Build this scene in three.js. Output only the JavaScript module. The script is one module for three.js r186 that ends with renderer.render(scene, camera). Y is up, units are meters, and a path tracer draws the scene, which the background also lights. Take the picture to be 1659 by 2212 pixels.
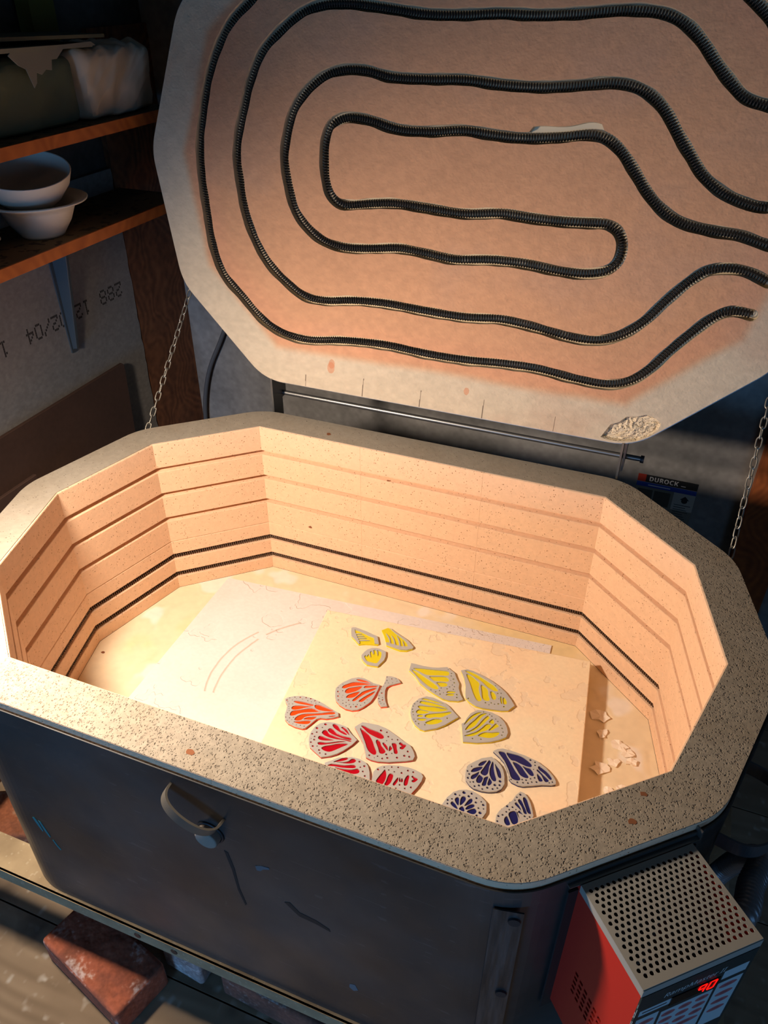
import * as THREE from 'three';
import { RoundedBoxGeometry } from 'three/addons/geometries/RoundedBoxGeometry.js';
import { mergeGeometries } from 'three/addons/utils/BufferGeometryUtils.js';
import { RectAreaLightUniformsLib } from 'three/addons/lights/RectAreaLightUniformsLib.js';

// ------------------------------------------------------------------ camera, light, exposure
RectAreaLightUniformsLib.init();
const scene = new THREE.Scene();
const renderer = new THREE.WebGLRenderer({ antialias: true });
renderer.toneMapping = THREE.LinearToneMapping;
renderer.toneMappingExposure = 1.0;
renderer.shadowMap.enabled = true;
const RIM = 0.645;                              // height of the kiln rim above the floor
const K = y => RIM + y;                         // heights measured from the rim

const camera = new THREE.PerspectiveCamera(2 * Math.atan(1106 / 1697.65) * 180 / Math.PI, 1659 / 2212, 0.02, 30);
{
  const r = new THREE.Vector3(0.929937, 0.002307, -0.367711), d = new THREE.Vector3(0.212862, -0.818779, 0.533189), f = new THREE.Vector3(-0.299844, -0.574104, -0.761904);
  const m = new THREE.Matrix4().makeBasis(r, d.clone().negate(), f.clone().negate());
  camera.quaternion.setFromRotationMatrix(m);
  camera.position.set(0.37145, K(0.71056), 0.79669);
}
scene.add(camera);

scene.background = new THREE.Color().setRGB(0.10, 0.22, 0.42);   // dim blue dusk sky beyond the window
const LAMP = new THREE.Vector3(-0.44, K(0.40), 0.365);             // mouth of the hooded work lamp
const LAMP_AIM = new THREE.Vector3(0.08, K(-0.33), -0.01);
const lampLight = new THREE.SpotLight(new THREE.Color(1.0, 0.82, 0.665), 3.9, 0, 1.36, 1.0, 2);
lampLight.castShadow = true; lampLight.shadow.radius = 2.2; lampLight.shadow.mapSize.set(2048, 2048);
lampLight.position.copy(LAMP); lampLight.target.position.copy(LAMP_AIM);
scene.add(lampLight, lampLight.target);

const WIN = { x: 2.1, y: 0.75, z: 1.5, w: 1.0, h: 0.8 };         // small window in the right wall
const windowLight = new THREE.RectAreaLight(new THREE.Color(0.24, 0.53, 1.0), 1.5, WIN.w, WIN.h);
windowLight.position.set(WIN.x - 0.02, WIN.y, WIN.z); windowLight.lookAt(0, WIN.y, WIN.z);
scene.add(windowLight);
const WIN2 = { x: -0.34, y: 0.62, z: 3.0, w: 0.9, h: 0.75 };        // low window in the front wall, behind the photographer
const windowLight2 = new THREE.RectAreaLight(new THREE.Color(0.17, 0.48, 1.0), 13.0, WIN2.w, WIN2.h);
windowLight2.position.set(WIN2.x, WIN2.y, WIN2.z - 0.02); windowLight2.lookAt(WIN2.x, WIN2.y, 0);
scene.add(windowLight2);
const FILL_BULB = new THREE.Vector3(0.9, 2.1, 1.7);                    // unseen bulb added as weak warm fill, under the ceiling behind the photographer
const fillLight = new THREE.PointLight(new THREE.Color(1.0, 0.84, 0.66), 0.05, 0, 2);
fillLight.castShadow = true; fillLight.shadow.radius = 1.5; fillLight.position.copy(FILL_BULB); scene.add(fillLight);

// ------------------------------------------------------------------ helpers
let seed = 12345;
const rnd = () => { seed = (seed * 1664525 + 1013904223) >>> 0; return seed / 4294967296; };
const rr = (a, b) => a + (b - a) * rnd();
const V2 = (x, y) => new THREE.Vector2(x, y), V3 = (x, y, z) => new THREE.Vector3(x, y, z);
const taken = {};
function numbered(n) { if (taken[n] === undefined) { taken[n] = 0; return n; } taken[n]++; return n + '_' + String(taken[n]).padStart(3, '0'); }
function mesh(name, geo, mat, parent) {
  const m = new THREE.Mesh(geo, mat); m.name = name; m.castShadow = m.receiveShadow = true;
  if (parent) parent.add(m); return m;
}
function thing(name, label, category, pos = [0, 0, 0], group) {
  const o = new THREE.Group(); o.name = numbered(name); o.position.set(...pos); o.userData = { label, category };
  if (group) o.userData.group = group; scene.add(o); return o;
}
function single(name, geo, mat, label, category, pos = [0, 0, 0], group) {
  const m = mesh(numbered(name), geo, mat); m.position.set(...pos); m.userData = { label, category };
  if (group) m.userData.group = group; scene.add(m); return m;
}
function struct(name, geo, mat, pos = [0, 0, 0]) {
  const m = mesh(name, geo, mat); m.position.set(...pos); m.userData = { kind: 'structure' }; scene.add(m); return m;
}
const part = (name, parent) => { const g = new THREE.Group(); g.name = name; parent.add(g); return g; };
function bx(w, h, d, x = 0, y = 0, z = 0, r = 0) {
  const g = r ? new RoundedBoxGeometry(w, h, d, 2, r) : new THREE.BoxGeometry(w, h, d); g.translate(x, y, z); return g;
}
function boxUV(g, s = 1) {               // uv in metres by dominant axis
  g = g.index ? g.toNonIndexed() : g; const p = g.attributes.position, n = p.count, uv = new Float32Array(n * 2);
  const a = V3(), b = V3(), c = V3(), e = V3(), f = V3();
  for (let i = 0; i < n; i += 3) {
    a.fromBufferAttribute(p, i); b.fromBufferAttribute(p, i + 1); c.fromBufferAttribute(p, i + 2);
    e.subVectors(b, a); f.subVectors(c, a); e.cross(f); const ax = Math.abs(e.x), ay = Math.abs(e.y), az = Math.abs(e.z);
    for (const [q, k] of [[a, i], [b, i + 1], [c, i + 2]]) {
      const [u, v] = ax > ay && ax > az ? [q.z, q.y] : ay > az ? [q.x, q.z] : [q.x, q.y];
      uv[k * 2] = u * s; uv[k * 2 + 1] = v * s;
    }
  }
  g.setAttribute('uv', new THREE.BufferAttribute(uv, 2)); return g;
}
function tube(pts, r, seg = 40, rad = 8, closed = false) { return new THREE.TubeGeometry(new THREE.CatmullRomCurve3(pts, closed), seg, r, rad, closed); }
function triGeo(pos, uv) {
  const g = new THREE.BufferGeometry(); g.setAttribute('position', new THREE.Float32BufferAttribute(pos, 3));
  if (uv) g.setAttribute('uv', new THREE.Float32BufferAttribute(uv, 2)); g.computeVertexNormals(); return g;
}
// tileable value noise
const HN = 256, HT = new Float32Array(HN * HN); for (let i = 0; i < HN * HN; i++) HT[i] = rnd();
function vn(x, y, per) {
  const xi = Math.floor(x), yi = Math.floor(y), fx = x - xi, fy = y - yi, sx = fx * fx * (3 - 2 * fx), sy = fy * fy * (3 - 2 * fy);
  const m = (v) => ((v % per) + per) % per; const X0 = m(xi), X1 = m(xi + 1), Y0 = m(yi), Y1 = m(yi + 1);
  const a = HT[Y0 % HN * HN + X0 % HN], b = HT[Y0 % HN * HN + X1 % HN], c = HT[Y1 % HN * HN + X0 % HN], d = HT[Y1 % HN * HN + X1 % HN];
  return (a + (b - a) * sx) * (1 - sy) + (c + (d - c) * sx) * sy;
}
function fbm(u, v, f, oct = 4) { let s = 0, a = 0.5, t = 0; for (let o = 0; o < oct; o++) { s += a * vn(u * f + o * 17, v * f + o * 31, f); t += a; a *= 0.5; f *= 2; } return s / t; }
const lerp = (a, b, t) => a + (b - a) * t, clamp = (x, a = 0, b = 1) => Math.min(b, Math.max(a, x)), sstep = (a, b, x) => { const t = clamp((x - a) / (b - a)); return t * t * (3 - 2 * t); };
function tex(w, h, fn, { srgb = true, rep = 1, repY } = {}) {
  const d = new Uint8Array(w * h * 4);
  for (let y = 0; y < h; y++) for (let x = 0; x < w; x++) { const c = fn(x / w, y / h, x, y), i = (y * w + x) * 4; d[i] = clamp(c[0], 0, 255); d[i + 1] = clamp(c[1], 0, 255); d[i + 2] = clamp(c[2], 0, 255); d[i + 3] = 255; }
  const t = new THREE.DataTexture(d, w, h); t.wrapS = t.wrapT = THREE.RepeatWrapping; t.magFilter = THREE.LinearFilter; t.minFilter = THREE.LinearMipmapLinearFilter; t.generateMipmaps = true;
  if (srgb) t.colorSpace = THREE.SRGBColorSpace; t.repeat.set(rep, repY ?? rep); t.needsUpdate = true; return t;
}
const mix3 = (a, b, t) => [lerp(a[0], b[0], t), lerp(a[1], b[1], t), lerp(a[2], b[2], t)];
const M = (o) => new THREE.MeshStandardMaterial({ roughness: 0.85, metalness: 0, ...o });

// pitted firebrick: a field of small pores of several sizes (1 = solid, 0 = deep pore)
function poreField(N, count, rmin, rmax, elong = 1.6) {
  const F = new Float32Array(N * N).fill(1);
  for (let k = 0; k < count; k++) {
    const cx = rnd() * N, cy = rnd() * N, r = lerp(rmin, rmax, Math.pow(rnd(), 3)), an = rnd() * 6.283, el = 1 + rnd() * (elong - 1), ca = Math.cos(an), sa = Math.sin(an), dep = rr(0.4, 1), R = Math.ceil(r * el + 1);
    for (let y = -R; y <= R; y++) for (let x = -R; x <= R; x++) {
      const px = (x * ca + y * sa) / (r * el), py = (-x * sa + y * ca) / r, q = px * px + py * py;
      if (q < 1) { const i = ((Math.floor(cy + y) % N + N) % N) * N + ((Math.floor(cx + x) % N + N) % N); F[i] = Math.min(F[i], 1 - dep * (1 - q * q)); }
    }
  }
  return F;
}
function brickTex(N, metres, F, base, dark, warm, amt, gran) {
  const rep = 1 / metres;
  const map = tex(N, N, (u, v, x, y) => {
    const p = F[y * N + x], n = fbm(u, v, 6, 4), g = fbm(u, v, 64, 2); let c = mix3(base, warm, clamp((n - 0.42) * amt)); c = mix3(c, dark, (1 - p) * 0.75);
    const k = 1 + (g - 0.5) * gran; return [c[0] * k, c[1] * k, c[2] * k];
  }, { rep });
  const bump = tex(N, N, (u, v, x, y) => { const b = 255 * clamp(F[y * N + x] * 0.85 + fbm(u, v, 128, 2) * 0.15); return [b, b, b]; }, { srgb: false, rep });
  return { map, bumpMap: bump };
}
const poresFine = poreField(1024, 2400, 0.7, 2.9), poresBig = poreField(1024, 17000, 0.7, 3.4, 2.0);
const matBrick = M({ ...brickTex(1024, 0.36, poresFine, [231, 193, 158], [150, 104, 70], [229, 188, 152], 0.8, 0.05), bumpScale: 0.0012, roughness: 0.95 });
const matRim = M({ ...brickTex(1024, 0.33, poresBig, [156, 145, 128], [106, 94, 79], [148, 133, 112], 1.6, 0.16), bumpScale: 0.0011, roughness: 0.95 });
const matRimFine = M({ ...brickTex(1024, 0.42, poreField(1024, 3200, 0.6, 2.4, 1.8), [160, 150, 134], [114, 102, 87], [152, 139, 119], 1.6, 0.08), bumpScale: 0.0008, roughness: 0.95 });
const matCoil = M({ color: 0x3a3530, roughness: 0.55, metalness: 0.6 });
const matWallCoil = M({ color: 0x6a5648, roughness: 0.6, metalness: 0.5 });
const smudge = tex(512, 512, (u, v) => { const n = fbm(u, v, 5, 5), s = fbm(u * 1, v, 3, 3), sc = vn(u * 24, v * 200, 200) > 0.93 ? 16 : 0; const b = 74 + (n - 0.5) * 52 + (s - 0.5) * 30 + sc; return [b * 1.02, b, b * 0.98]; }, { rep: 1.6 });
const smudgeR = tex(512, 512, (u, v) => { const b = 105 + fbm(u, v, 7, 5) * 110; return [b, b, b]; }, { srgb: false, rep: 2.3 });
const matCase = M({ map: smudge, roughnessMap: smudgeR, roughness: 0.62, metalness: 0.3 });
const matSteel = M({ color: 0x8d8c88, roughness: 0.38, metalness: 0.85 });
const matDarkSteel = M({ color: 0x3b3d40, roughness: 0.5, metalness: 0.6 });
const matZinc = M({ color: 0xb9b3a4, roughness: 0.42, metalness: 0.75 });

// ------------------------------------------------------------------ kiln outline
const HX = [0.3172, 0.4629, 0.5134], HZ = [0.3175, 0.1881];
const INNER = [V2(HX[0], -HZ[0]), V2(HX[1], -HZ[1]), V2(HX[2], 0), V2(HX[1], HZ[1]), V2(HX[0], HZ[0]), V2(-HX[0], HZ[0]), V2(-HX[1], HZ[1]), V2(-HX[2], 0), V2(-HX[1], -HZ[1]), V2(-HX[0], -HZ[0])];  // x, z
function offsetPoly(P, t) {
  const n = P.length, out = [];
  for (let i = 0; i < n; i++) {
    const d1 = P[i].clone().sub(P[(i + n - 1) % n]).normalize(), d2 = P[(i + 1) % n].clone().sub(P[i]).normalize();
    const n1 = V2(d1.y, -d1.x), n2 = V2(d2.y, -d2.x), m = n1.clone().add(n2).normalize();
    out.push(P[i].clone().addScaledVector(m, t / m.dot(n1)));
  }
  return out;
}
const WALL = 0.063;
function cornerBez(P, i, r) {
  const n = P.length, p = P[i], d1 = p.clone().sub(P[(i + n - 1) % n]).normalize(), d2 = P[(i + 1) % n].clone().sub(p).normalize();
  const L = r * Math.tan(Math.acos(clamp(d1.dot(d2), -1, 1)) / 2), a = p.clone().addScaledVector(d1, -L), b = p.clone().addScaledVector(d2, L);
  return t => V2((1 - t) * (1 - t) * a.x + 2 * t * (1 - t) * p.x + t * t * b.x, (1 - t) * (1 - t) * a.y + 2 * t * (1 - t) * p.y + t * t * b.y);
}
function roundedOutline(t, r = 0.1, k = 8) { const P = offsetPoly(INNER, t), out = []; for (let i = 0; i < P.length; i++) { const b = cornerBez(P, i, r); for (let q = 0; q <= k; q++) out.push(b(q / k)); } return out; }

// ------------------------------------------------------------------ room
const XL = -0.8, ZB = -0.8, XR = 2.1, ZF = 3.0, TOP = 2.35;
const concrete = tex(512, 512, (u, v) => { const n = fbm(u, v, 5, 5), s = fbm(u, v, 60, 2), b = 148 + (n - 0.5) * 52 + (s - 0.5) * 26; return [b * 1.0, b * 0.985, b * 0.96]; }, { rep: 1.4 });
const concreteB = tex(512, 512, (u, v) => { const b = 255 * fbm(u, v, 40, 4); return [b, b, b]; }, { srgb: false, rep: 1.4 });
const matConcrete = M({ map: concrete, bumpMap: concreteB, bumpScale: 0.0015, roughness: 0.95 });
const matPlainWall = M({ map: concrete, color: 0x9a948c, roughness: 0.95 });
function plyTex(base, dark, rep, fx = 3, fy = 40) {
  return tex(512, 512, (u, v) => { const w = fbm(u, v, 4, 3), g = vn((u + w * 0.12) * fx * 12, (v) * fx, fx * 12), ring = 0.5 + 0.5 * Math.sin((u * fx + w * 1.1) * 40); const f = fbm(u, v, fy, 2); return mix3(base, dark, clamp(0.28 * g + 0.32 * ring + (f - 0.5) * 0.5)); }, { rep });
}
const woodBrown = plyTex([150, 96, 62], [84, 50, 32], 2.2);
const matPly = M({ map: woodBrown, roughness: 0.8 });
{ // floor of planks along x
  const fl = struct('floor', bx(XR - XL + 0.2, 0.06, ZF - ZB + 0.2, (XL + XR) / 2, -0.05, (ZB + ZF) / 2), M({ color: 0x3a3026 }));
  const mats = [0, 1, 2].map(k => M({ map: tex(512, 512, (u, v) => { const g = vn(u * 6, v * 90 + fbm(u, v, 3, 2) * 10, 90), n = fbm(u + k * 0.31, v, 7, 5), sp = fbm(u, v + k * 0.2, 50, 2); let c = mix3([158, 138, 112], [112, 94, 72], clamp(g * 0.55 + (n - 0.4) * 0.9)); if (sp > 0.72) c = mix3(c, [190, 182, 168], (sp - 0.72) * 4); if (n < 0.36) c = mix3(c, [70, 58, 46], (0.36 - n) * 3); return c; }, { rep: 1.3 }), roughness: 0.9 }));
  const wd = 0.225, z0 = 0.354 - wd * 6; let i = 0;
  for (let z = z0; z < ZF; z += wd, i++) {
    const a = Math.max(z + 0.0015, ZB), b = Math.min(z + wd - 0.0015, ZF); if (b - a < 0.02) continue;
    mesh('plank', boxUV(bx(XR - XL, 0.02, b - a, (XL + XR) / 2, -0.01, (a + b) / 2)), mats[i % 3], fl);
  }
}
const T = 0.12;
struct('wall_left', boxUV(bx(T, TOP, ZF - ZB + 2 * T, XL - T / 2, TOP / 2, (ZB + ZF) / 2)), matPlainWall);
struct('wall_back', boxUV(bx(XR - XL, TOP, T, (XL + XR) / 2, TOP / 2, ZB - T / 2)), matConcrete);
struct('ceiling', boxUV(bx(XR - XL + 2 * T, T, ZF - ZB + 2 * T, (XL + XR) / 2, TOP + T / 2, (ZB + ZF) / 2)), M({ color: 0x4a4034, roughness: 0.95 }));
function windowFrame(name, w, h) {
  const o = new THREE.Group(); o.name = name; o.userData = { kind: 'structure' }; scene.add(o);
  mesh('window_frame', mergeGeometries([bx(0.04, 0.04, w, 0, h / 2 - 0.02, 0), bx(0.04, 0.04, w, 0, -h / 2 + 0.02, 0), bx(0.04, h, 0.04, 0, 0, -w / 2 + 0.02), bx(0.04, h, 0.04, 0, 0, w / 2 - 0.02), bx(0.03, h, 0.03)]), M({ color: 0xb8b4aa, roughness: 0.6 }), o);
  mesh('pane', bx(0.004, h - 0.06, w - 0.06), new THREE.MeshPhysicalMaterial({ transmission: 1, roughness: 0.05, thickness: 0, color: 0xffffff }), o); return o;
}
function wallWithHole(a, b, c, w, h, y) { const s = new THREE.Shape([V2(a, 0), V2(b, 0), V2(b, TOP), V2(a, TOP)]); s.holes.push(new THREE.Path([V2(c - w / 2, y - h / 2), V2(c - w / 2, y + h / 2), V2(c + w / 2, y + h / 2), V2(c + w / 2, y - h / 2)])); return new THREE.ExtrudeGeometry(s, { depth: T, bevelEnabled: false }); }
{ // right wall and front wall, each with a window opening
  const g = wallWithHole(ZB - T, ZF + T, WIN.z, WIN.w, WIN.h, WIN.y); g.rotateY(-Math.PI / 2); g.translate(T, 0, 0);
  struct('wall_right', boxUV(g), matPlainWall, [XR, 0, 0]); windowFrame('window_1', WIN.w, WIN.h).position.set(XR + 0.06, WIN.y, WIN.z);
  struct('wall_front', boxUV(wallWithHole(XL, XR, WIN2.x, WIN2.w, WIN2.h, WIN2.y)), matPlainWall, [0, 0, ZF]);
  const w2 = windowFrame('window_2', WIN2.w, WIN2.h); w2.position.set(WIN2.x, WIN2.y, ZF + 0.06); w2.rotation.y = Math.PI / 2;
}

// ------------------------------------------------------------------ the kiln
const kiln = thing('kiln', 'large oval ten sided kiln of pale firebrick in a dark steel case, lid raised', 'kiln', [0, RIM, 0]);
const OUTP = offsetPoly(INNER, WALL), DEPTH = 0.334, SEAM = -0.2195;
// stations of wall segment i: matched inner and outer points
function segStations(i) {
  const n = 10, j = (i + 1) % n, b0 = cornerBez(OUTP, i, 0.1), b1 = cornerBez(OUTP, j, 0.1), out = [];
  for (let q = 0; q <= 4; q++) out.push(b0(0.5 + q / 8)); for (let q = 0; q <= 4; q++) out.push(b1(q / 8));
  const d = INNER[j].clone().sub(INNER[i]), L = d.length(); d.normalize();
  const s = out.map(p => p.clone().sub(INNER[i]).dot(d)), s0 = s[0], s1 = s[s.length - 1];
  return { L, st: out.map((p, k) => ({ t: (s[k] - s0) / (s1 - s0), o: p })), i, j };
}
function section(S, t) {
  const st = S.st; let k = 0; while (k < st.length - 2 && st[k + 1].t < t) k++;
  const a = st[k], b = st[k + 1], q = clamp((t - a.t) / (b.t - a.t || 1));
  return { in: INNER[S.i].clone().lerp(INNER[S.j], t), out: a.o.clone().lerp(b.o, q) };
}
// profile: list of [depth into the wall, height]; the last two are the outer bottom and outer top
function brickGeo(S, t0, t1, prof, uOff) {
  const ts = [t0, ...S.st.map(s => s.t).filter(t => t > t0 + 1e-4 && t < t1 - 1e-4), t1], n = prof.length, rows = ts.map(t => {
    const c = section(S, t), dir = c.out.clone().sub(c.in), w = dir.length(); dir.normalize();
    return prof.map(([d, y]) => { const dd = d >= WALL ? w : d * w / WALL; return V3(c.in.x + dir.x * dd, y, c.in.y + dir.y * dd); });
  });
  const cum = [0]; for (let k = 1; k <= n; k++) { const a = prof[k - 1], b = prof[k % n]; cum.push(cum[k - 1] + Math.hypot(a[0] - b[0], a[1] - b[1])); }
  const pos = [], uv = [];
  const pt = (r, k, kk) => { const p = rows[r][k % n]; pos.push(p.x, p.y, p.z); uv.push(ts[r] * S.L + uOff, cum[kk ?? k]); };
  for (let r = 0; r < ts.length - 1; r++) for (let k = 0; k < n; k++) { pt(r, k); pt(r, k + 1, k + 1); pt(r + 1, k + 1, k + 1); pt(r, k); pt(r + 1, k + 1, k + 1); pt(r + 1, k); }
  const tri = THREE.ShapeUtils.triangulateShape(prof.map(p => V2(p[0], p[1])), []);
  for (const [r, fl] of [[0, 1], [ts.length - 1, 0]]) for (const f of tri) for (const k of fl ? f : [f[2], f[1], f[0]]) { const p = rows[r][k]; pos.push(p.x, p.y, p.z); uv.push(prof[k][0] + uOff, prof[k][1]); }
  return triGeo(pos, uv);
}
const groove = (y, h, d) => [[0, y + h / 2 + 0.001], [0.001, y + h / 2], [d, y + h / 2 - 0.0015], [d, y - h / 2 + 0.0015], [0.001, y - h / 2], [0, y - h / 2 - 0.001]];
const profTop = [[WALL, -0.0008], [0.0025, -0.0008], [0.0006, -0.0016], [0, -0.003], ...groove(-0.0555, 0.009, 0.011), ...groove(-0.1105, 0.009, 0.011), ...groove(-0.166, 0.009, 0.011), [0, SEAM + 0.0016], [0.0014, SEAM + 0.0003], [WALL, SEAM + 0.0003]];
const profLow = [[WALL, SEAM], [0.0014, SEAM], [0, SEAM - 0.0014], ...groove(-0.2565, 0.0125, 0.0125), ...groove(-0.3015, 0.0125, 0.0125), [0, -DEPTH], [WALL, -DEPTH]];
const ends = [0.0, 0.321, 0.679, 1.0];
const liner = part('brick_lining', kiln);
for (let i = 0; i < 10; i++) {
  const S = segStations(i), long = i === 4 || i === 9;
  for (const prof of [profTop, profLow]) for (let k = 0; k < (long ? 3 : 1); k++) {
    const a = long ? ends[k] : 0, b = long ? ends[k + 1] : 1, e = 0.00012 / S.L;
    mesh('brick', brickGeo(S, a + (long && k ? e : 0), b - (long && k < 2 ? e : 0), prof, rr(0, 5)), matBrick, liner);
  }
}
// coated rim: a thin grey skin of cement over the top of the bricks, smoother at the back left
{
  const c = part('rim_coating', kiln); c.userData.label = 'greyish pitted cement coating on the rim';
  for (let i = 0; i < 10; i++) {
    const S = segStations(i), pos = [], h = 0.0002, lo = -0.0007;
    const row = S.st.map(s => { const q = section(S, s.t), d = q.out.clone().sub(q.in), l = d.length(); d.normalize(); return [q.in.clone().addScaledVector(d, 0.0024), q.in.clone().addScaledVector(d, l - 0.0002)]; });
    const qd = (a, ya, b, yb, e, ye, f, yf) => pos.push(a.x, ya, a.y, b.x, yb, b.y, e.x, ye, e.y, a.x, ya, a.y, e.x, ye, e.y, f.x, yf, f.y);
    for (let k = 0; k < row.length - 1; k++) { const [a, b] = row[k], [e, f] = row[k + 1]; qd(a, h, e, h, f, h, b, h); qd(a, lo, e, lo, e, h, a, h); qd(b, h, f, h, f, lo, b, lo); }
    const g = triGeo(pos); const n = g.attributes.normal; const g2 = boxUV(g);
    mesh('rim_section', g2, i >= 5 ? matRimFine : matRim, c);
  }
}
{ // kiln floor slab
  const P = offsetPoly(INNER, -0.0005), s = new THREE.Shape(P.map(p => V2(p.x, -p.y))), g = new THREE.ExtrudeGeometry(s, { depth: 0.06, bevelEnabled: false }); g.rotateX(-Math.PI / 2); g.translate(0, -DEPTH - 0.0602, 0);
  const ft = tex(1024, 1024, (u, v) => { const n = fbm(u, v, 4, 5), q = fbm(u + 0.37, v + 0.11, 7, 4), f = fbm(u, v, 80, 2); let c = [234, 216, 182]; c = mix3(c, [230, 206, 150], sstep(0.5, 0.6, n) * 0.7); c = mix3(c, [240, 232, 222], sstep(0.56, 0.62, q) * 0.8); const k = 1 + (f - 0.5) * 0.05; return [c[0] * k, c[1] * k, c[2] * k]; }, { rep: 1.1 });
  const fb = tex(512, 512, (u, v) => { const b = 255 * (sstep(0.5, 0.56, fbm(u + 0.37, v + 0.11, 7, 4)) * 0.6 + fbm(u, v, 60, 2) * 0.4); return [b, b, b]; }, { srgb: false, rep: 1.1 });
  mesh('kiln_floor', boxUV(g), M({ map: ft, bumpMap: fb, bumpScale: 0.0012, roughness: 0.95 }), kiln);
}
// sheet steel case
function shell(tOut, thick, y0, y1, uvs = true) {
  const a = roundedOutline(tOut), b = roundedOutline(tOut - thick), s = new THREE.Shape(a.map(p => V2(p.x, -p.y))); s.holes.push(new THREE.Path(b.map(p => V2(p.x, -p.y))));
  const g = new THREE.ExtrudeGeometry(s, { depth: y1 - y0, bevelEnabled: false }); g.rotateX(-Math.PI / 2); g.translate(0, y0, 0); return boxUV(g);
}
mesh('case', shell(WALL + 0.0022, 0.0015, -0.425, -0.013), matCase, kiln);
mesh('rim_band', shell(WALL + 0.0036, 0.0014, -0.036, -0.0105), matCase, kiln);
{ const s = new THREE.Shape(roundedOutline(WALL + 0.001).map(p => V2(p.x, -p.y))), g = new THREE.ExtrudeGeometry(s, { depth: 0.004, bevelEnabled: false }); g.rotateX(-Math.PI / 2); g.translate(0, -0.4255, 0); mesh('bottom_plate', g, matDarkSteel, kiln); }
{ // vertical lap seam and its screws at the front right corner, plus a joint further left
  { const g = bx(0.03, 0.388, 0.0016); g.rotateY(0.2); g.translate(0.338, -0.231, 0.3815); mesh('case_seam', g, matCase, kiln); }
  for (const y of [-0.052, -0.2, -0.36]) { const g = new THREE.CylinderGeometry(0.006, 0.0065, 0.003, 16); g.rotateX(Math.PI / 2); g.rotateY(0.2); g.translate(0.345, y, 0.3818); mesh('screw', g, matDarkSteel, kiln); }
  const blot = (pts, col, z) => { const s = new THREE.Shape(pts.map(p => V2(p[0], p[1]))); const g = new THREE.ExtrudeGeometry(s, { depth: 0.0004, bevelEnabled: false }); g.translate(0, 0, z); return mesh('paint_smear', g, M({ color: col, roughness: 0.7 }), kiln); };
  const zz = HZ[0] + WALL + 0.0022;
  for (const st of [[[-0.300, -0.236], [-0.296, -0.234], [-0.292, -0.245], [-0.289, -0.262], [-0.291, -0.264], [-0.296, -0.250]], [[-0.291, -0.238], [-0.287, -0.240], [-0.283, -0.255], [-0.279, -0.270], [-0.2815, -0.272], [-0.286, -0.260]], [[-0.278, -0.276], [-0.2755, -0.276], [-0.272, -0.286], [-0.268, -0.294], [-0.270, -0.296], [-0.275, -0.287]]]) blot(st, 0x2c7f82, zz);
  blot([[0.085, -0.190], [0.092, -0.186], [0.104, -0.2], [0.125, -0.203], [0.142, -0.211], [0.143, -0.216], [0.124, -0.211], [0.103, -0.209], [0.094, -0.2]], 0x33241c, zz);
  blot([[0.012, -0.128], [0.017, -0.130], [0.022, -0.16], [0.024, -0.20], [0.030, -0.232], [0.028, -0.236], [0.021, -0.205], [0.018, -0.165]], 0x1c1a19, zz);
  blot([[0.052, -0.135], [0.060, -0.130], [0.070, -0.128], [0.071, -0.131], [0.062, -0.136], [0.058, -0.142], [0.053, -0.143]], 0x5f6468, zz);
  blot([[0.165, -0.325], [0.172, -0.322], [0.176, -0.333], [0.17, -0.339], [0.164, -0.334]], 0x6c7074, zz);
}
{ // little rust coloured specks on the brick, rim and floor
  const sm = M({ color: 0x84502f, roughness: 0.9 });
  for (const [x, y, z, r, up] of [[-0.2228, -0.2064, -HZ[0], 0.0036, 0], [-0.0596, -0.0576, -HZ[0], 0.0022, 0], [-0.0285, 0.0002, 0.3584, 0.0055, 1], [-0.1851, 0.0002, -0.3396, 0.0048, 1], [0.44, 0.0002, 0.2296, 0.004, 1], [0.4328, 0.0002, 0.2671, 0.005, 1], [-0.4892, -DEPTH, 0.0211, 0.004, 1]]) {
    const P = []; for (let k = 0; k < 9; k++) { const a = k / 9 * 6.283, q = r * rr(0.6, 1.15); P.push(V2(Math.cos(a) * q, Math.sin(a) * q * 0.85)); }
    const g = new THREE.ExtrudeGeometry(new THREE.Shape(P), { depth: 0.0003, bevelEnabled: false }); if (up) g.rotateX(-Math.PI / 2); g.translate(x, y, z); mesh('rust_speck', g, sm, kiln);
  }
}
// heating coils in the two lower grooves
function coilGeo(path, R, wire, pitch, perTurn = 8, rad = 4, axisFn) {
  const L = path.getLength(), turns = Math.round(L / pitch), N = turns * perTurn, pos = [], idx = [], fr = [];
  const up = axisFn; const P = [];
  for (let i = 0; i <= N; i++) { const t = i / N, p = path.getPointAt(t), tg = path.getTangentAt(t), a = up.clone().addScaledVector(tg, -up.dot(tg)).normalize(), b = tg.clone().cross(a), an = t * turns * 2 * Math.PI; P.push({ c: p.clone().addScaledVector(a, Math.cos(an) * R).addScaledVector(b, Math.sin(an) * R), n1: a.clone().multiplyScalar(Math.cos(an)).addScaledVector(b, Math.sin(an)), n2: tg }); }
  for (let i = 0; i <= N; i++) for (let k = 0; k < rad; k++) { const an = k / rad * 2 * Math.PI, q = P[i].c.clone().addScaledVector(P[i].n1, Math.cos(an) * wire).addScaledVector(P[i].n2, Math.sin(an) * wire); pos.push(q.x, q.y, q.z); }
  for (let i = 0; i < N; i++) for (let k = 0; k < rad; k++) { const a = i * rad + k, b = i * rad + (k + 1) % rad, c = a + rad, d = b + rad; idx.push(a, c, b, b, c, d); }
  const g = new THREE.BufferGeometry(); g.setAttribute('position', new THREE.Float32BufferAttribute(pos, 3)); g.setIndex(idx); g.computeVertexNormals(); return g;
}
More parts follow.
